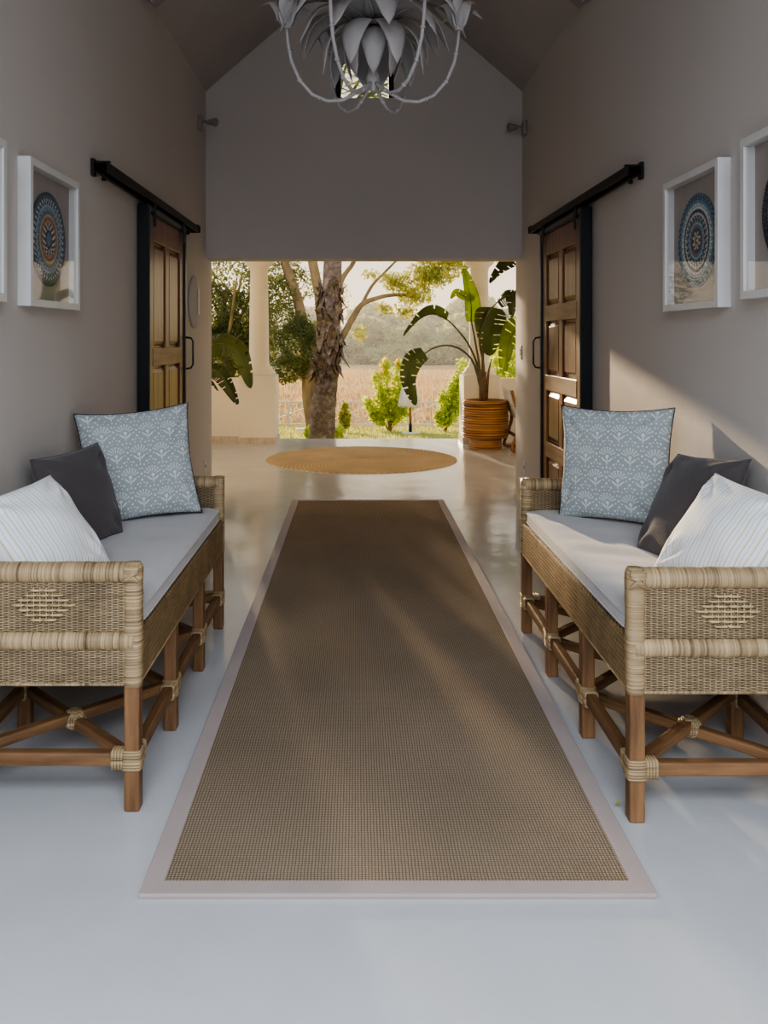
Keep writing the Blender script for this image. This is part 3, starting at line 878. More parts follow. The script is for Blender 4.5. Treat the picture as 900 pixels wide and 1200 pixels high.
def chandelier():
    e = empty('chandelier', (.068, 3.3, 2.62)); tag(e, 'white metal leaf chandelier with six curved arms hanging from the ridge', 'chandelier')
    def leaf(az, prof, w_, fold=-.25, nm='leaf'):
        mid, ws, side, nr = leafpts(az, prof, w_, fold)
        MB().strip(mid, ws, side, 3, fold, nr).build(nm, M['white_metal'], e, smooth=True, solid=.0025, uv=False)
    rn = random.Random(3)
    # hanging bottom leaves, then widening drooping tiers upward
    for k_ in range(7):
        a = -PI / 2 + 2 * PI * k_ / 7
        leaf(a, [(.03, -.02), (.085, -.02), (.118, -.10), (.085, -.205)], .054)
    for k_ in range(7):
        a = -PI / 2 + 2 * PI * (k_ + .5) / 7
        leaf(a, [(.03, 0), (.13, .0), (.195, -.08), (.20, -.195)], .055)
    for k_ in range(9):
        a = -PI / 2 + 2 * PI * (k_ + .25) / 9
        leaf(a, [(.03, .02), (.14, .075), (.25, .03), (.30, -.09)], .056)
    for k_ in range(10):
        a = -PI / 2 + 2 * PI * (k_ + .6) / 10 + rn.uniform(-.05, .05)
        leaf(a, [(.03, .05), (.15, .135), (.29, .11), (.37, -.03)], .058)
    for k_ in range(9):
        a = -PI / 2 + 2 * PI * (k_ + .1) / 9
        leaf(a, [(.03, .09), (.12, .20), (.27, .21), (.41, .10)], .058)
    for k_ in range(8):
        a = -PI / 2 + 2 * PI * (k_ + .5) / 8
        leaf(a, [(.03, .16), (.07, .30), (.14, .42), (.24, .47)], .052)
    for k_ in range(6):
        a = 2 * PI * k_ / 6
        leaf(a, [(.02, .2), (.04, .36), (.07, .5), (.12, .58)], .045)
    MB().lathe([(.001, -.25), (.012, -.245), (.022, -.22), (.03, -.2), (.02, -.17), (.016, -.1), (.03, 0), (.045, .1), (.03, .3), (.012, .5), (.001, .5)], 16).build('stem', M['white_metal'], e, smooth=True)
    MB().tube([(0, 0, .48), (0, 0, 1.90)], .008, 8).build('hanging_rod', M['white_metal'], e, smooth=True)
    MB().lathe([(.001, 2.0), (.06, 2.0), (.06, 1.93), (.03, 1.88), (.001, 1.88)], 20).build('ceiling_rose', M['white_metal'], e, smooth=True)
    for k_ in range(6):
        az = 2 * PI * k_ / 6 + R(2)
        pr = [(.015, -.215), (.06, -.25), (.12, -.283), (.18, -.287), (.24, -.262), (.29, -.205), (.322, -.13), (.335, -.06), (.34, 0)]
        pts = []
        for i in range(len(pr) - 1):
            for f in (0, .5): pts.append((pr[i][0] * (1 - f) + pr[i + 1][0] * f, pr[i][1] * (1 - f) + pr[i + 1][1] * f))
        pts.append(pr[-1])
        ca, sa = math.cos(az), math.sin(az)
        p3 = [(r_ * ca, r_ * sa, z) for r_, z in pts]
        b = MB(); b.tube(p3, .0072, 8)
        for i in (3, 7, 10, 13):
            q0 = Vector(p3[i]); d = (Vector(p3[i + 1]) - q0).normalized() * .006; b.tube([q0 - d, q0 - d * .3, q0 + d * .3, q0 + d], [.0072, .0105, .0105, .0072], 8)
        arm = b.build('arm', M['white_metal'], e, smooth=True, uv=False)
        c0 = Vector((.34 * ca, .34 * sa, 0))
        cup = MB().lathe([(.001, -.004), (.018, -.004), (.02, 0), (.016, .006), (.012, .012), (.02, .035), (.026, .07), (.027, .10), (.025, .10), (.001, .09)], 16, c0)
        for j in range(4):
            a2 = az + R(25) + j * PI / 2
            mid, ws, side, nr = leafpts(a2, [(.014, .0), (.034, .055), (.065, .09), (.115, .062)], .022, -.2)
            cup.strip([m_ + c0 for m_ in mid], ws, side, 2, -.2, nr)
        for j in range(4):
            a2 = az + R(70) + j * PI / 2
            mid, ws, side, nr = leafpts(a2, [(.014, .0), (.026, .05), (.034, .10), (.05, .14)], .02, -.2)
            cup.strip([m_ + c0 for m_ in mid], ws, side, 2, -.2, nr)
        cup.build('flower_cup', M['white_metal'], e, smooth=True, uv=False)
chandelier()

# ---------------------------------------------------------------- veranda plants
def bez(pts, n=14):
    """Catmull-Rom through the points"""
    pts = [Vector(p) for p in pts]; out = []
    m_ = len(pts) - 1
    for i in range(n + 1):
        t = i / n * m_; k_ = min(int(t), m_ - 1); f = t - k_
        a, b, c_, d = pts[max(k_ - 1, 0)], pts[k_], pts[k_ + 1], pts[min(k_ + 2, m_)]
        out.append(.5 * ((2 * b) + (c_ - a) * f + (2 * a - 5 * b + 4 * c_ - d) * f * f + (3 * b - a - 3 * c_ + d) * f ** 3))
    return out
def blade(pts, width, side, mat, parent, base, seed=1, splits=.25, fold=.35, nm='leaf'):
    rn = random.Random(seed); n = 60
    mid = bez(pts, n); sd = []; nr = []; ws = []
    sv = Vector(side).normalized()
    for i in range(n + 1):
        d = (mid[min(i + 1, n)] - mid[max(i - 1, 0)]).normalized()
        s_ = (sv - d * sv.dot(d)).normalized(); sd.append(s_); nr.append(s_.cross(d).normalized())
        t = i / n
        ws.append(max(.006, width * (math.sin(PI * min(1, (t * .93 + .07) ** .72)) ** .55) * (1 - .12 * t)))
    cuts = set(); m_ = 5
    for sgn in (0, 1):
        i = 6
        while i < n - 3:
            if rn.random() < splits * .8:
                depth = rn.choice((2, 3, 4))
                for j in range(depth): cuts.add((i, j if sgn == 0 else 2 * m_ - 1 - j))
                i += 3
            i += 1
    b = MB(); b.strip([p - base for p in mid], ws, sd, m_, fold, nr, 0, cuts)
    o = b.build(nm, mat, parent, smooth=True, uv=False, solid=.003)
    mr = MB(); mr.tube([p - base for p in mid], [max(.003, .010 * (1 - i / n)) for i in range(n + 1)], 6); mr.build('midrib', M['stalk'], o, smooth=True, uv=False)
    return o
def stalk(pts, parent, base, r0=.018, r1=.009, mat='stalk'):
    q = bez(pts, 14); MB().tube([p - base for p in q], [r0 + (r1 - r0) * i / 14 for i in range(15)], 8).build('stalk', M[mat], parent, smooth=True, uv=False)
def planter(parent, pot_mat='pot'):
    b = MB().lathe([(.001, .145), (.27, .145), (.283, .16), (.285, .38), (.285, .60), (.278, .614), (.255, .614), (.25, .56), (.001, .56)], 48).build('planter', M[pot_mat], parent, smooth=False)
    for p in b.data.polygons: p.use_smooth = abs(p.normal.z) < .5
    o = MB()
    for k_ in range(8):
        a = 2 * PI * k_ / 8
    o.lathe([(.001, 0), (.205, 0), (.208, .02), (.205, .16), (.001, .16)], 24); o.build('planter_base', M[pot_mat], parent)
    rings = MB()
    for z in (.19, .27, .345, .41, .49, .56): rings.lathe([(.285, z - .012), (.294, z - .008), (.294, z + .008), (.285, z + .012)], 48)
    rings.build('cane_hoops', M['pot'], parent, smooth=True)
    MB().lathe([(.001, .56), (.25, .56), (.25, .585), (.12, .595), (.001, .60)], 24).build('soil', M['soil'], parent)
def strelitzia_right():
    base = Vector((1.645, 10.62, 0)); D = 10.62
    e = empty('potted_strelitzia', base); tag(e, 'potted strelitzia with arching leaves in a brown cane planter by the column', 'potted plant')
    planter(e)
    s0 = P(566, 470, D)
    q = lambda x, y, d=0: P(x, y, D + d)
    stalk([s0, q(562, 430), q(556, 395, .05), q(552, 375, .05)], e, base)
    blade([q(552, 377, .05), q(552, 358, .05), q(549, 338, .03), q(543, 314, 0)], .115, (1, .3, .1), M['palm_young'], e, base, 3, .05, .5)
    blade([q(548, 350, .25), q(540, 345, .3), q(534, 343, .32), q(528, 350, .3)], .06, (.2, .3, 1), M['palm_young'], e, base, 33, .05, .3)
    stalk([s0, q(560, 430), q(548, 402), q(532, 382), q(520, 371)], e, base, .018, .007)
    blade([q(524, 374), q(508, 367, -.05), q(492, 374, -.1), q(473, 394, -.15)], .11, (.3, .8, .6), M['palm_mid'], e, base, 4, .1, .5)
    stalk([s0, q(557, 430), q(545, 413), q(528, 405), q(510, 407), q(495, 416)], e, base, .018, .007)
    blade([q(497, 413), q(484, 422), q(478, 445), q(487, 475)], .135, (1, -.2, .1), M['palm_mid'], e, base, 5, .32, .3)
    stalk([s0, q(567, 430), q(562, 400), q(566, 372, -.2), q(575, 362, -.25)], e, base, .018, .008)
    blade([q(576, 360, -.25), q(576, 375, -.3), q(575, 395, -.3), q(574, 417, -.25)], .215, (1, .15, 0), M['palm_mid'], e, base, 6, .22, .22)
    stalk([s0, q(566, 430), q(567, 395, -.1), q(572, 368, -.3), q(583, 354, -.4)], e, base, .018, .008)
    blade([q(583, 354, -.4), q(592, 347, -.45), q(604, 349, -.5), q(618, 366, -.5)], .12, (.3, .3, .9), M['palm_old'], e, base, 7, .3, .5)
    blade([q(573, 364, -.5), q(570, 372, -.52), q(566, 382, -.52), q(560, 396, -.5)], .045, (1, .3, .1), M['palm_old'], e, base, 37, .3, .6)
    for dx, dy in ((-6, -40), (4, -30), (10, -45), (-1, -60)):
        stalk([s0 + Vector((dx * .004, random.uniform(-.05, .05), -.05)), q(566 + dx * .6, 440), q(566 + dx, 470 + dy * 1.1)], e, base, .026, .006, 'stalk_dry')
strelitzia_right()
def strelitzia_out(base, D, stems, label, seed):
    e = empty('potted_strelitzia', base); tag(e, label, 'potted plant'); planter(e)
    for i, (pts, w_, sd, m_) in enumerate(stems):
        lead = pts[0]
        s0 = base + Vector((0, 0, .58)); mid_ = (s0 + lead) / 2 + Vector((0, 0, .18))
        stalk([s0, mid_, lead], e, base, .018, .009); blade(pts, w_, sd, M[m_], e, base, seed + i, .3, .4)
b2 = Vector((2.62, 10.1, 0)); q = lambda x, y, d=10.1: P(x, y, d)
strelitzia_out(b2, 10.1, [
    ([q(625, 300), q(607, 303), q(590, 314), q(574, 332)], .12, (.4, .3, .85), 'palm_old'),
    ([q(620, 375), q(606, 384), q(596, 404), q(590, 440)], .15, (1, .3, .5), 'palm_young'),
    ([q(618, 350), q(610, 347), q(603, 354), q(600, 372)], .11, (1, .5, .2), 'palm_old')],
    'potted strelitzia whose leaves reach in from behind the right wall end', 60)
b3 = Vector((-2.45, 10.2, 0)); q = lambda x, y, d=10.2: P(x, y, d)
strelitzia_out(b3, 10.2, [
    ([q(232, 412), q(258, 402), q(282, 414), q(294, 455)], .16, (.55, .35, .75), 'palm_mid'),
    ([q(240, 430), q(256, 436), q(266, 450), q(279, 474)], .11, (.7, .3, .7), 'palm_old'),
    ([q(226, 440), q(240, 440), q(250, 448), q(256, 458)], .08, (-.2, .9, .45), 'palm_old')],
    'potted strelitzia whose dark leaves reach in from behind the left wall end', 80)

def veranda_chair():
    e = empty('lounge_chair', (2.2, 10.45, 0)); tag(e, 'wooden lounge chair with cream canvas back at the right wall end', 'chair')
    for y in (-.27, .27):
        MB().tube(bez([(-.30, y, .76), (-.26, y, .62), (-.20, y, .42), (-.24, y, .22), (-.295, y, .07), (-.27, y, .022), (-.1, y, .02), (.35, y, .022)], 30), .021, 8).build('side_frame', M['chair_wood'], e, smooth=True)
        MB().tube([(.3, y, .03), (.31, y, .3), (.30, y, .55)], .02, 8).build('front_leg', M['chair_wood'], e, smooth=True)
        MB().bar((-.27, y, .57), (.33, y, .56), .05, .022).build('armrest', M['chair_wood'], e, bevel=.005)
    MB().bar((-.24, -.27, .20), (-.24, .27, .20), .03, .03).build('stretcher', M['chair_wood'], e)
    MB().bar((.30, -.27, .38), (.30, .27, .38), .03, .03).build('stretcher', M['chair_wood'], e)
    b = MB(); pr = bez([(-.325, 0, .77), (-.285, 0, .62), (-.225, 0, .45), (-.19, 0, .40), (0, 0, .36), (.30, 0, .39)], 20)
    b.strip(pr, [.255] * 21, [(0, 1, 0)] * 21, 3, 0, [(0, 0, 1)] * 21); b.build('canvas_sling', M['canvas'], e, smooth=True, solid=.014)
veranda_chair()

# ---------------------------------------------------------------- garden
def gz(y):
    if y < 22: return -.2 - .075 * (y - 12)
    return -.95 - (y - 22) * .012
def ground(name, ys, mat, x0, x1, nx=40, amp=.02):
    rn = random.Random(2); vs = []; 
    for j, y in enumerate(ys):
        for i in range(nx + 1):
            x = x0 + (x1 - x0) * i / nx
            vs.append((x, y, gz(y) + (rn.uniform(-amp, amp) if 0 < j < len(ys) - 1 else 0)))
    fs = [(j * (nx + 1) + i, j * (nx + 1) + i + 1, (j + 1) * (nx + 1) + i + 1, (j + 1) * (nx + 1) + i) for j in range(len(ys) - 1) for i in range(nx)]
    struct(name, MB().add(vs, fs), mat, smooth=True)
ground('ground_lawn', [11.5 + i * .7 for i in range(16)], M['lawn'], -30, 30)
ground('ground_field', [22 + i * 5 for i in range(60)], M['field'], -200, 200, 80, .06)
def blades(name, n, x0, x1, y0, y1, hgt, wid, mat, label, cat, seed):
    rn = np.random.RandomState(seed)
    x = rn.uniform(x0, x1, n); y = rn.uniform(y0, y1, n)
    z = np.array([gz(a) for a in y]); a = rn.uniform(0, PI, n); h = hgt * rn.uniform(.5, 1.2, n)
    lx, ly = rn.uniform(-.4, .4, n) * h, rn.uniform(-.4, .4, n) * h
    dx, dy = np.cos(a) * wid, np.sin(a) * wid
    v = np.stack([np.stack([x - dx, y - dy, z - .02], 1), np.stack([x + dx, y + dy, z - .02], 1), np.stack([x + lx, y + ly, z + h], 1)], 1).reshape(-1, 3)
    f = np.arange(n * 3).reshape(-1, 3)
    mb = MB(); mb.v = v.tolist(); mb.f = f.tolist(); mb.mi = [0] * n
    o = mb.build(name, mat, uv=False); tag(o, label, cat, kind='stuff')
blades('lawn_grass', 30000, -9, 9, 12.2, 22, .07, .008, M['blade'], 'short yellow-green lawn grass beyond the veranda edge', 'grass', 1)
blades('field_grass', 40000, -22, 24, 22.8, 75, .28, .03, M['straw'], 'dry golden grass covering the field beyond the white fence', 'grass', 2)

def foliage(name, blobs, size, mat, parent, seed, base=Vector((0, 0, 0)), aspect=.45, droop=0, shell=.5):
    rn = np.random.RandomState(seed); allv = []
    for (c_, r_, n) in blobs:
        d = rn.normal(size=(n, 3)); d /= np.linalg.norm(d, axis=1)[:, None]
        rad = shell + (1 - shell) * rn.uniform(0, 1, n) ** .6
        lump = 1 + .18 * np.sin(d[:, 0] * 7 + seed) * np.sin(d[:, 2] * 8 + seed * 2) + .1 * np.sin(d[:, 1] * 13)
        p = np.array(c_) - np.array(base) + d * np.array(r_) * (rad * lump)[:, None]
        a = rn.normal(size=(n, 3)); a[:, 2] -= droop; a /= np.linalg.norm(a, axis=1)[:, None]
        b = np.cross(a, rn.normal(size=(n, 3))); b /= np.linalg.norm(b, axis=1)[:, None] + 1e-9
        s_ = (size * rn.uniform(.6, 1.3, n))[:, None]
        allv.append(np.stack([p - a * s_, p + b * s_ * aspect, p + a * s_, p - b * s_ * aspect], 1).reshape(-1, 3))
    v = np.concatenate(allv); f = np.arange(len(v)).reshape(-1, 4)
    mb = MB(); mb.v = v.tolist(); mb.f = f.tolist(); mb.mi = [0] * len(f)
    return mb.build(name, mat, parent, uv=False)

# big grey trunk close to the veranda
def palm():
    D = 13.8; base = P(378, 514, D); base.z = gz(D) - .05
    e = empty('palm_tree', base); tag(e, 'thick grey palm trunk with peeling bark flaps on the lawn', 'tree')
    px = [(377, 517, 15.5), (379, 480, 14.5), (383, 440, 13.5), (386, 400, 12.5), (388, 350, 11.2), (390, 306, 10.6), (391, 250, 10.5), (392, 150, 10)]
    ctr = bez([P(x, y, D) for x, y, r_ in px], 60); rad = []
    for i in range(61):
        t = i / 60 * 7; k_ = min(int(t), 6); f = t - k_
        rr_ = (px[k_][2] * (1 - f) + px[k_ + 1][2] * f) / F * D
        rad.append(rr_ * (1 + .03 * math.sin(i * 1.9) + random.uniform(-.02, .02)))
    ctr[0].z = base.z
    MB().tube([p - base for p in ctr], rad, 28, jit=.03).build('trunk', M['bark'], e, smooth=True, uv=False)
    rn = random.Random(11)
    for k_ in range(70):
        t = rn.uniform(17, 37); i = int(t); c_ = ctr[i] - base; a = rn.uniform(-PI * 1.05, .05 * PI); r_ = rad[i] * .93
        out = Vector((math.cos(a), math.sin(a), 0)); L = rn.uniform(.14, .32); up = rn.choice((1, 1, -1))
        mid = [c_ + out * r_, c_ + out * (r_ + L * .15) + Vector((0, 0, up * L * .5)), c_ + out * (r_ + L * rn.uniform(.25, .7)) + Vector((0, 0, up * L * .9 - .03))]
        sd = Vector((-math.sin(a), math.cos(a), rn.uniform(-.8, .8))).normalized()
        MB().strip(mid, [.09, .07, .008], [sd] * 3, 2, .4, [out] * 3).build('bark_flap', M['bark'], e, uv=False, solid=.008)
    # crown above the frame
    top = ctr[-1] - base
    for k_ in range(14):
        a = 2 * PI * k_ / 14; ca, sa = math.cos(a), math.sin(a)
        fr = MB(); mid = bez([top, top + Vector((ca * .8, sa * .8, .7)), top + Vector((ca * 1.8, sa * 1.8, .7)), top + Vector((ca * 2.5, sa * 2.5, -.1))], 22)
        fr.tube(mid, [.03 - .0011 * i for i in range(23)], 5)
        for i in range(3, 23):
            for s_ in (-1, 1):
                sv = Vector((-sa, ca, 0)) * s_; p = mid[i]
                fr.add([p, p + Vector((0, 0, .03)), p + sv * .45 + Vector((ca * .15, sa * .15, -.2))], [(0, 1, 2)])
        fr.build('frond', M['fol_dark'], e, uv=False)
palm()

def tree_behind():
    D = 18.0; base = P(368, 505, D); base.z = gz(D) - .05
    e = empty('acacia_tree', base); tag(e, 'golden-barked multi-stem tree right behind the grey palm trunk', 'tree')
    q = lambda x, y, d=0: P(x, y, D + d)
    def br(pts, r0, r1, n=20):
        MB().tube([p - base for p in bez(pts, n)], [r0 + (r1 - r0) * i / n for i in range(n + 1)], 9, jit=.06).build('branch', M['bark_gold'], e, smooth=True, uv=False)
    br([base, q(362, 470), q(360, 430), q(357, 395), q(350, 355), q(340, 325), q(332, 300), q(322, 240)], .145, .085, 26)
    br([q(366, 490), q(371, 440), q(377, 400), q(376, 360), q(371, 330), q(365, 300), q(355, 230)], .13, .10)
    br([q(378, 425), q(398, 400), q(412, 375), q(424, 357), q(440, 350), q(458, 346), q(490, 345)], .09, .03)
    br([q(385, 400), q(396, 345), q(402, 325), q(414, 308), q(425, 280)], .07, .04)
    br([q(424, 357), q(436, 335), q(452, 318), q(470, 300)], .04, .02)
    # dense dark mass left, loose sprays up high and to the right
    f = lambda x, y, d=0: q(x, y, d) 
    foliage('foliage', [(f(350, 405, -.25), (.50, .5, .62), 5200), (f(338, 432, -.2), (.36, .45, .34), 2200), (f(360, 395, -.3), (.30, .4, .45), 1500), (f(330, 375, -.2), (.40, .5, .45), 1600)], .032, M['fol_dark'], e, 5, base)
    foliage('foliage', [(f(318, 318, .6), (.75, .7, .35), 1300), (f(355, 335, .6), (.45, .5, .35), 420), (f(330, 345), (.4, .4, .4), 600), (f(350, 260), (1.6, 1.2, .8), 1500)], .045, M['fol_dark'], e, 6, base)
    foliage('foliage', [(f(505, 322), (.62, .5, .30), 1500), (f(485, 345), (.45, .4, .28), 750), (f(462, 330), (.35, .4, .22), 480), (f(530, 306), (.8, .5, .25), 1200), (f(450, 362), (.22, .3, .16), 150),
                        (f(476, 365), (.3, .3, .16), 230), (f(422, 391), (.17, .2, .22), 120), (f(400, 350), (.22, .3, .35), 90), (f(435, 322), (.25, .3, .15), 100), (f(500, 270), (1.6, 1.0, .6), 1600)], .045, M['fol_sunlit'], e, 7, base, .5, .8, .1)
tree_behind()
def tree(name, x, D, ztop, crown, mat, label, seed, n=7000, size=.05, trunk=.16, group=None):
    base = Vector((x, D, gz(D) - .05)); e = empty(name, base); tag(e, label, 'tree', group)
    rn = random.Random(seed)
    MB().tube(bez([(0, 0, 0), (.1, 0, (ztop - base.z) * .3), (-.1, .1, (ztop - base.z) * .6), (.05, 0, (ztop - base.z) * .85)], 12), [trunk * (1 - .06 * i) for i in range(13)], 9).build('trunk', M['bark_gold'], e, smooth=True, uv=False)
    for k_ in range(4):
        a = rn.uniform(0, 2 * PI); h0 = (ztop - base.z) * rn.uniform(.3, .6)
        MB().tube(bez([(0, 0, h0), (math.cos(a) * .6, math.sin(a) * .6, h0 + .7), (math.cos(a) * 1.2, math.sin(a) * 1.2, h0 + 1.7)], 8), [trunk * .4 * (1 - .09 * i) for i in range(9)], 6).build('branch', M['bark_gold'], e, smooth=True, uv=False)
    foliage('foliage', crown, size, mat, e, seed, base)
q = lambda x, y, d: P(x, y, d)
tree('leafy_tree', -3.05, 19.5, 3.2, [(q(262, 415, 19.5), (.75, .8, .75), 5200), (q(285, 375, 19.8), (.7, .8, .7), 3600), (q(245, 365, 19.8), (.8, .8, .8), 2500), (q(262, 325, 20), (1.1, 1.0, .6), 1500), (q(212, 350, 19.6), (1.1, 1.0, 1.1), 3000), (q(180, 300, 19.6), (1.3, 1.0, .9), 900), (q(303, 402, 20), (.45, .6, .8), 2200), (q(315, 345, 20), (.5, .5, .5), 900), (q(250, 260, 20), (2.0, 1.4, 1.0), 1500)],  # unseen clumps furthest left are added to block the low sun
     M['fol_dark'], 'dense dark green tree behind the left veranda column', 21)
tree('leafy_tree', 4.6, 24, 1.8, [(q(600, 425, 24), (.8, .8, .7), 3500), (q(618, 400, 24), (.9, .8, .8), 3500)], M['fol_lime'], 'bright lime-green bush tree seen past the right wall end', 22, size=.05)

def shrub(x, y, D, specs, label, seed, mat='fol_lime'):
    base = P(x, y, D); base.z = gz(D) - .02; e = empty('garden_shrub', base); tag(e, label, 'shrub')
    rn = random.Random(seed); tips = []
    for (tx, ty) in specs:
        t = P(tx, ty, D + rn.uniform(-.3, .3)) - base
        MB().tube(bez([(0, 0, 0), (t.x * .4, t.y * .3, t.z * .5), t], 8), [.018 * (1 - .1 * i) for i in range(9)], 6).build('stem', M['bark_gold'], e, smooth=True, uv=False)
        tips.append(t)
    blobs = []
    for t in tips:
        L = t.length
        for f in (.45, .62, .8, .97): blobs.append((t * f + base, (.24 * (1.25 - f * .7) * min(1, L / .9), .24 * min(1, L), .16 * min(1, L)), int(110 * min(1, L))))
    foliage('foliage', blobs, .05, M[mat], e, seed, base, .55, 0, .1)
    return e, tips, base
e, tips, base = shrub(457, 503, 19, [(430, 470), (440, 440), (452, 425), (466, 428), (472, 450), (482, 470), (448, 460), (462, 480), (436, 485)], 'lime-green shrub with golden tips behind the white fence X panel', 31)
foliage('golden_tips', [(P(452, 427, 19), (.09, .1, .2), 110), (P(466, 425, 19), (.06, .1, .12), 60), (P(447, 438, 19), (.07, .1, .15), 60)], .045, M['fol_orange'], e, 8, base, .5, 0, .1)
shrub(522, 505, 18.5, [(512, 485), (520, 462), (528, 480), (535, 468), (538, 440), (542, 425), (544, 450), (530, 450)], 'lime-green shrub beside the right column pedestal', 32)
shrub(592, 505, 20, [(580, 420), (590, 405), (600, 415), (606, 395)], 'lime-green shrub between the right column and the wall end', 33)
shrub(403, 502, 18, [(400, 485), (404, 474), (408, 486)], 'small green sapling to the right of the palm trunk', 34, 'fol_sunlit')
shrub(362, 512, 14.6, [(360, 503), (364, 500)], 'low lime-green plant at the left foot of the palm trunk', 35)
shrub(396, 512, 14.6, [(394, 503), (399, 501), (397, 506)], 'low green plant at the right foot of the palm trunk', 36)

# white fence: panels with a cross and a middle post
def fence_panel(xc, D, label):
    base = Vector((xc, D, gz(D))); e = empty('fence_panel', base); tag(e, label, 'fence', 'white crossed fence panels')
    hw_, h = .785, .66
    for x in (-hw_, 0): MB().box(x - .03, x + .03, -.03, .03, -.05, h + .02).build('post', M['fence'], e)
    MB().bar((-hw_, 0, h), (hw_, 0, h), .05, .05).build('top_rail', M['fence'], e)
    MB().bar((-hw_, 0, .08), (hw_, 0, .08), .04, .04).build('bottom_rail', M['fence'], e)
    for s_ in (-1, 1):
        MB().bar((-hw_ * .92, -.01 * s_, h / 2 - s_ * (h / 2 - .06)), (hw_ * .92, -.01 * s_, h / 2 + s_ * (h / 2 - .06)), .03, .04).build('cross_brace', M['fence'], e)
    return e
fp = fence_panel(-1.77, 22, 'white fence panel with crossed braces left of the palm trunk')
labs = {-2: 'white crossed fence panel hidden behind the left veranda column', -1: 'white crossed fence panel behind the left parapet', 1: 'white crossed fence panel just right of the palm trunk', 2: 'white crossed fence panel in front of the golden-tipped shrub', 3: 'white crossed fence panel left of the right column', 4: 'white crossed fence panel behind the cane planter', 5: 'white crossed fence panel behind the right wall end'}
for k_ in (1, 2, 3):
    dup(fp, (-1.77 + 1.57 * k_, 22, gz(22)), 0, labs[k_])

# closed parasol and a loose stone slab on the lawn
pb = P(481, 508, 17.4); pb.z = gz(17.4)
e = empty('closed_parasol', pb); tag(e, 'closed white garden parasol on a white base beyond the veranda', 'parasol')
MB().box(-.17, .17, -.17, .17, 0, .05).build('base', M['fence'], e, bevel=.01)
MB().tube([(0, 0, .05), (0, 0, .15), (0, 0, .22)], [.035, .035, .03], 10).build('collar', M['black'], e, smooth=True)
MB().tube([(-0, 0, .2), (-.01, 0, .62), (-.03, 0, 1.6)], .024, 8).build('pole', simple('red_brown_pole', (.35, .12, .05), .5), e, smooth=True)
b = MB(); vs = []; n = 24
for i, (z, r_) in enumerate([(.56, .17), (.60, .20), (.8, .17), (1.1, .11), (1.4, .05), (1.55, .012)]):
    for k_ in range(n):
        a = 2 * PI * k_ / n; rr_ = r_ * (1 + (.22 if k_ % 3 == 0 else -.1) * (1 - i / 6)); vs.append((rr_ * math.cos(a) - .03, rr_ * math.sin(a), z + (.03 if k_ % 3 == 1 and i == 0 else 0)))
b.add(vs, [(i * n + k_, i * n + (k_ + 1) % n, (i + 1) * n + (k_ + 1) % n, (i + 1) * n + k_) for i in range(5) for k_ in range(n)]); b.build('folded_canopy', M['fence'], e, smooth=True)
sb = P(354, 502, 19); sb.z = gz(19)
tag(MB().box(-.14, .14, -.1, .1, -.02, .07).build('stone_slab', M['fence'], loc=sb, bevel=.01), 'low white stone slab on the lawn left of the palm trunk', 'stone')

# far tree belt
far = []
for v_ in range(4):
    rn = random.Random(100 + v_); blobs = []
    for k_ in range(7):
        blobs.append(((rn.uniform(-2.6, 2.6), rn.uniform(-1.5, 1.5), rn.uniform(1.2, 4.6)), (rn.uniform(1.3, 2.3), 1.6, rn.uniform(1.0, 1.8)), 420))
    blobs.append(((0, 0, 1.2), (3.4, 2, 1.6), 900))
    e = empty('distant_tree', (0, 0, 0)); tag(e, 'hazy grey-green tree in the belt beyond the dry field', 'tree', 'hazy trees beyond the field')
    foliage('foliage', blobs, .30, M['fol_far'], e, 200 + v_, Vector((0, 0, 0)), .8, 0, .75)
    b = MB().tube([(0, 0, -.3), (.1, 0, 1.5), (0, 0, 3)], [.25, .2, .12], 7); b.build('trunk', M['bark_gold'], e)
    far.append(e)
rn = random.Random(9); first = [True] * 4; cnt = 0
for row, (D, sc0) in enumerate(((104, .8), (116, 1.15), (132, 1.6))):
    x = -30 + row * 2
    while x < 34:
        v_ = rn.randrange(4); loc = (x, D + rn.uniform(-3, 3), gz(D) - .3 + row * .4)
        if first[v_]: o = far[v_]; o.location = loc; first[v_] = False
        else: o = dup(far[v_], loc, 0)
        o.rotation_euler = (0, 0, rn.uniform(0, 6)); s_ = sc0 * rn.uniform(.75, 1.15); o.scale = (s_, s_, s_ * (1.0 if x > -8 else .9))
        x += rn.uniform(4.6, 6.2) * sc0; cnt += 1

hz = bpy.data.materials.new('morning_haze'); hz.use_nodes = True
t = hz.node_tree; t.nodes.clear(); o_ = t.nodes.new('ShaderNodeOutputMaterial'); v_ = t.nodes.new('ShaderNodeVolumeScatter')
v_.inputs['Density'].default_value = .0020; v_.inputs['Anisotropy'].default_value = .35; v_.inputs['Color'].default_value = (1, .95, .85, 1)
t.links.new(v_.outputs[0], o_.inputs['Volume'])
tag(MB().box(-150, 150, 30, 200, -8, 14).build('haze', hz, uv=False), 'thin golden haze hanging over the dry field', 'haze', kind='stuff')
# ---------------------------------------------------------------- light
sun = bpy.data.lights.new('low_sun', 'SUN'); sun.energy = 11; sun.angle = R(.9); sun.color = (1.0, .77, .50)
so = bpy.data.objects.new('low_sun', sun); COL.objects.link(so)
so.rotation_euler = Vector((.24, -1, -.175)).to_track_quat('-Z', 'Y').to_euler()
fill = bpy.data.lights.new('rear_fill_light', 'AREA'); fill.shape = 'RECTANGLE'; fill.size = 2.4; fill.size_y = 1.8; fill.energy = 74; fill.spread = R(118); fill.color = (.80, .89, 1.0)  # added fill lamp, stands in for daylight from the open end behind the camera
fo = bpy.data.objects.new('rear_fill_light', fill); COL.objects.link(fo); fo.location = (.07, -.9, 2.7)
fo.rotation_euler = Vector((0, .52, -.85)).to_track_quat('-Z', 'Y').to_euler()
W_ = bpy.data.worlds.new('sky'); sc.world = W_; W_.use_nodes = True
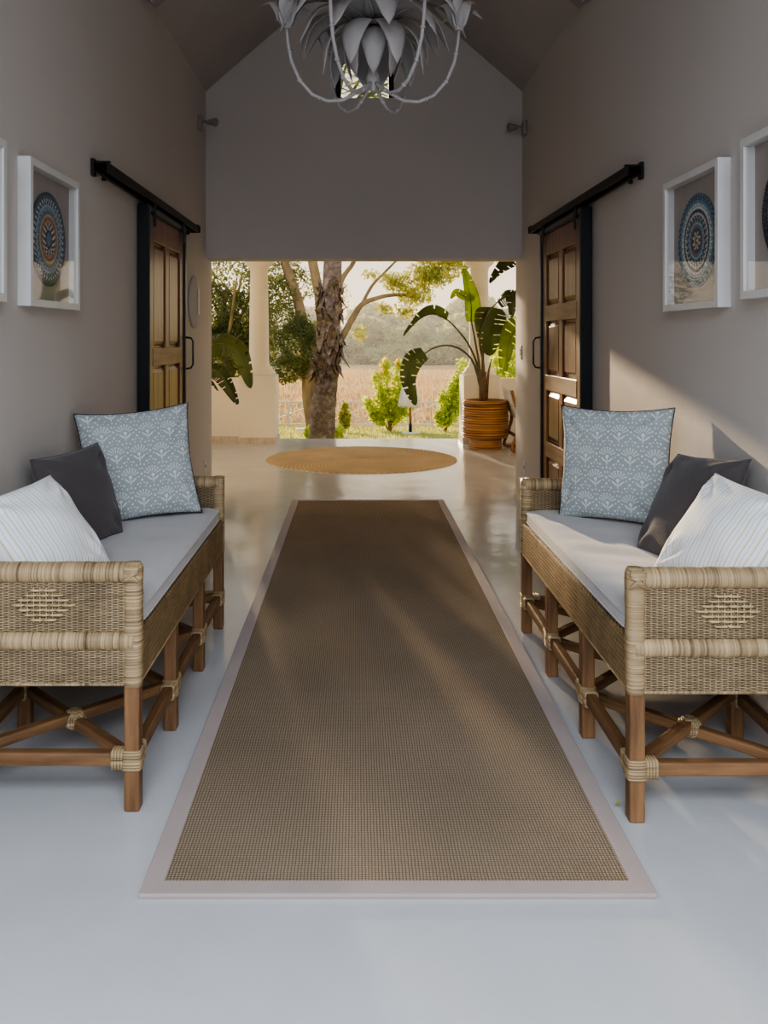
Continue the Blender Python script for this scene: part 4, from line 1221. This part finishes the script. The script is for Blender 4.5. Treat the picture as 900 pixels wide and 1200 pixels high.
t = W_.node_tree; n = t.nodes; n.clear()
out = n.new('ShaderNodeOutputWorld'); bg = n.new('ShaderNodeBackground'); tc = n.new('ShaderNodeTexCoord')
sp = n.new('ShaderNodeSeparateXYZ'); t.links.new(tc.outputs['Generated'], sp.inputs[0])
def rmp(sock, stops):
    r_ = n.new('ShaderNodeValToRGB'); e_ = r_.color_ramp.elements
    while len(e_) < len(stops): e_.new(.5)
    for i, (p, c_) in enumerate(stops): e_[i].position = p; e_[i].color = (*c_, 1)
    t.links.new(sock, r_.inputs[0]); return r_.outputs[0]
zz = V(t, sp.outputs[2]) * .5 + .5
yy = V(t, sp.outputs[1]) * .5 + .5
warm = rmp(zz.s, [(.5, (1.0, .82, .60)), (.60, (.90, .81, .69)), (.8, (.58, .62, .70)), (1, (.42, .5, .64))])
cool = n.new('ShaderNodeVectorMath'); cool.operation = 'SCALE'; cool.inputs[3].default_value = 1.6
t.links.new(rmp(zz.s, [(.5, (.62, .66, .76)), (.7, (.55, .66, .86)), (1, (.42, .55, .80))]), cool.inputs[0]); cool = cool.outputs[0]
fy = rmp(yy.s, [(.25, (0, 0, 0)), (.8, (1, 1, 1))])
mx = n.new('ShaderNodeMix'); mx.data_type = 'RGBA'
t.links.new(fy, mx.inputs[0]); t.links.new(cool, mx.inputs[6]); t.links.new(warm, mx.inputs[7])
t.links.new(mx.outputs[2], bg.inputs[0]); bg.inputs[1].default_value = 1.3
t.links.new(bg.outputs[0], out.inputs[0])

# ---------------------------------------------------------------- camera
cam = bpy.data.cameras.new('camera'); co = bpy.data.objects.new('camera', cam); COL.objects.link(co)
co.location = (0, 0, H); co.rotation_euler = (PI / 2, 0, 0)
cam.lens = F / 1200 * 36; cam.sensor_width = 36; cam.sensor_fit = 'AUTO'
cam.shift_x = (450 - VX) / 1200; cam.shift_y = -(600 - VY) / 1200
cam.clip_end = 600
sc.camera = co
sc.view_settings.view_transform = 'AgX'
sc.view_settings.look = 'AgX - Medium High Contrast'
sc.view_settings.exposure = 0.05
sc.cycles.max_bounces = 10; sc.cycles.diffuse_bounces = 6
sc.cycles.transparent_max_bounces = 12
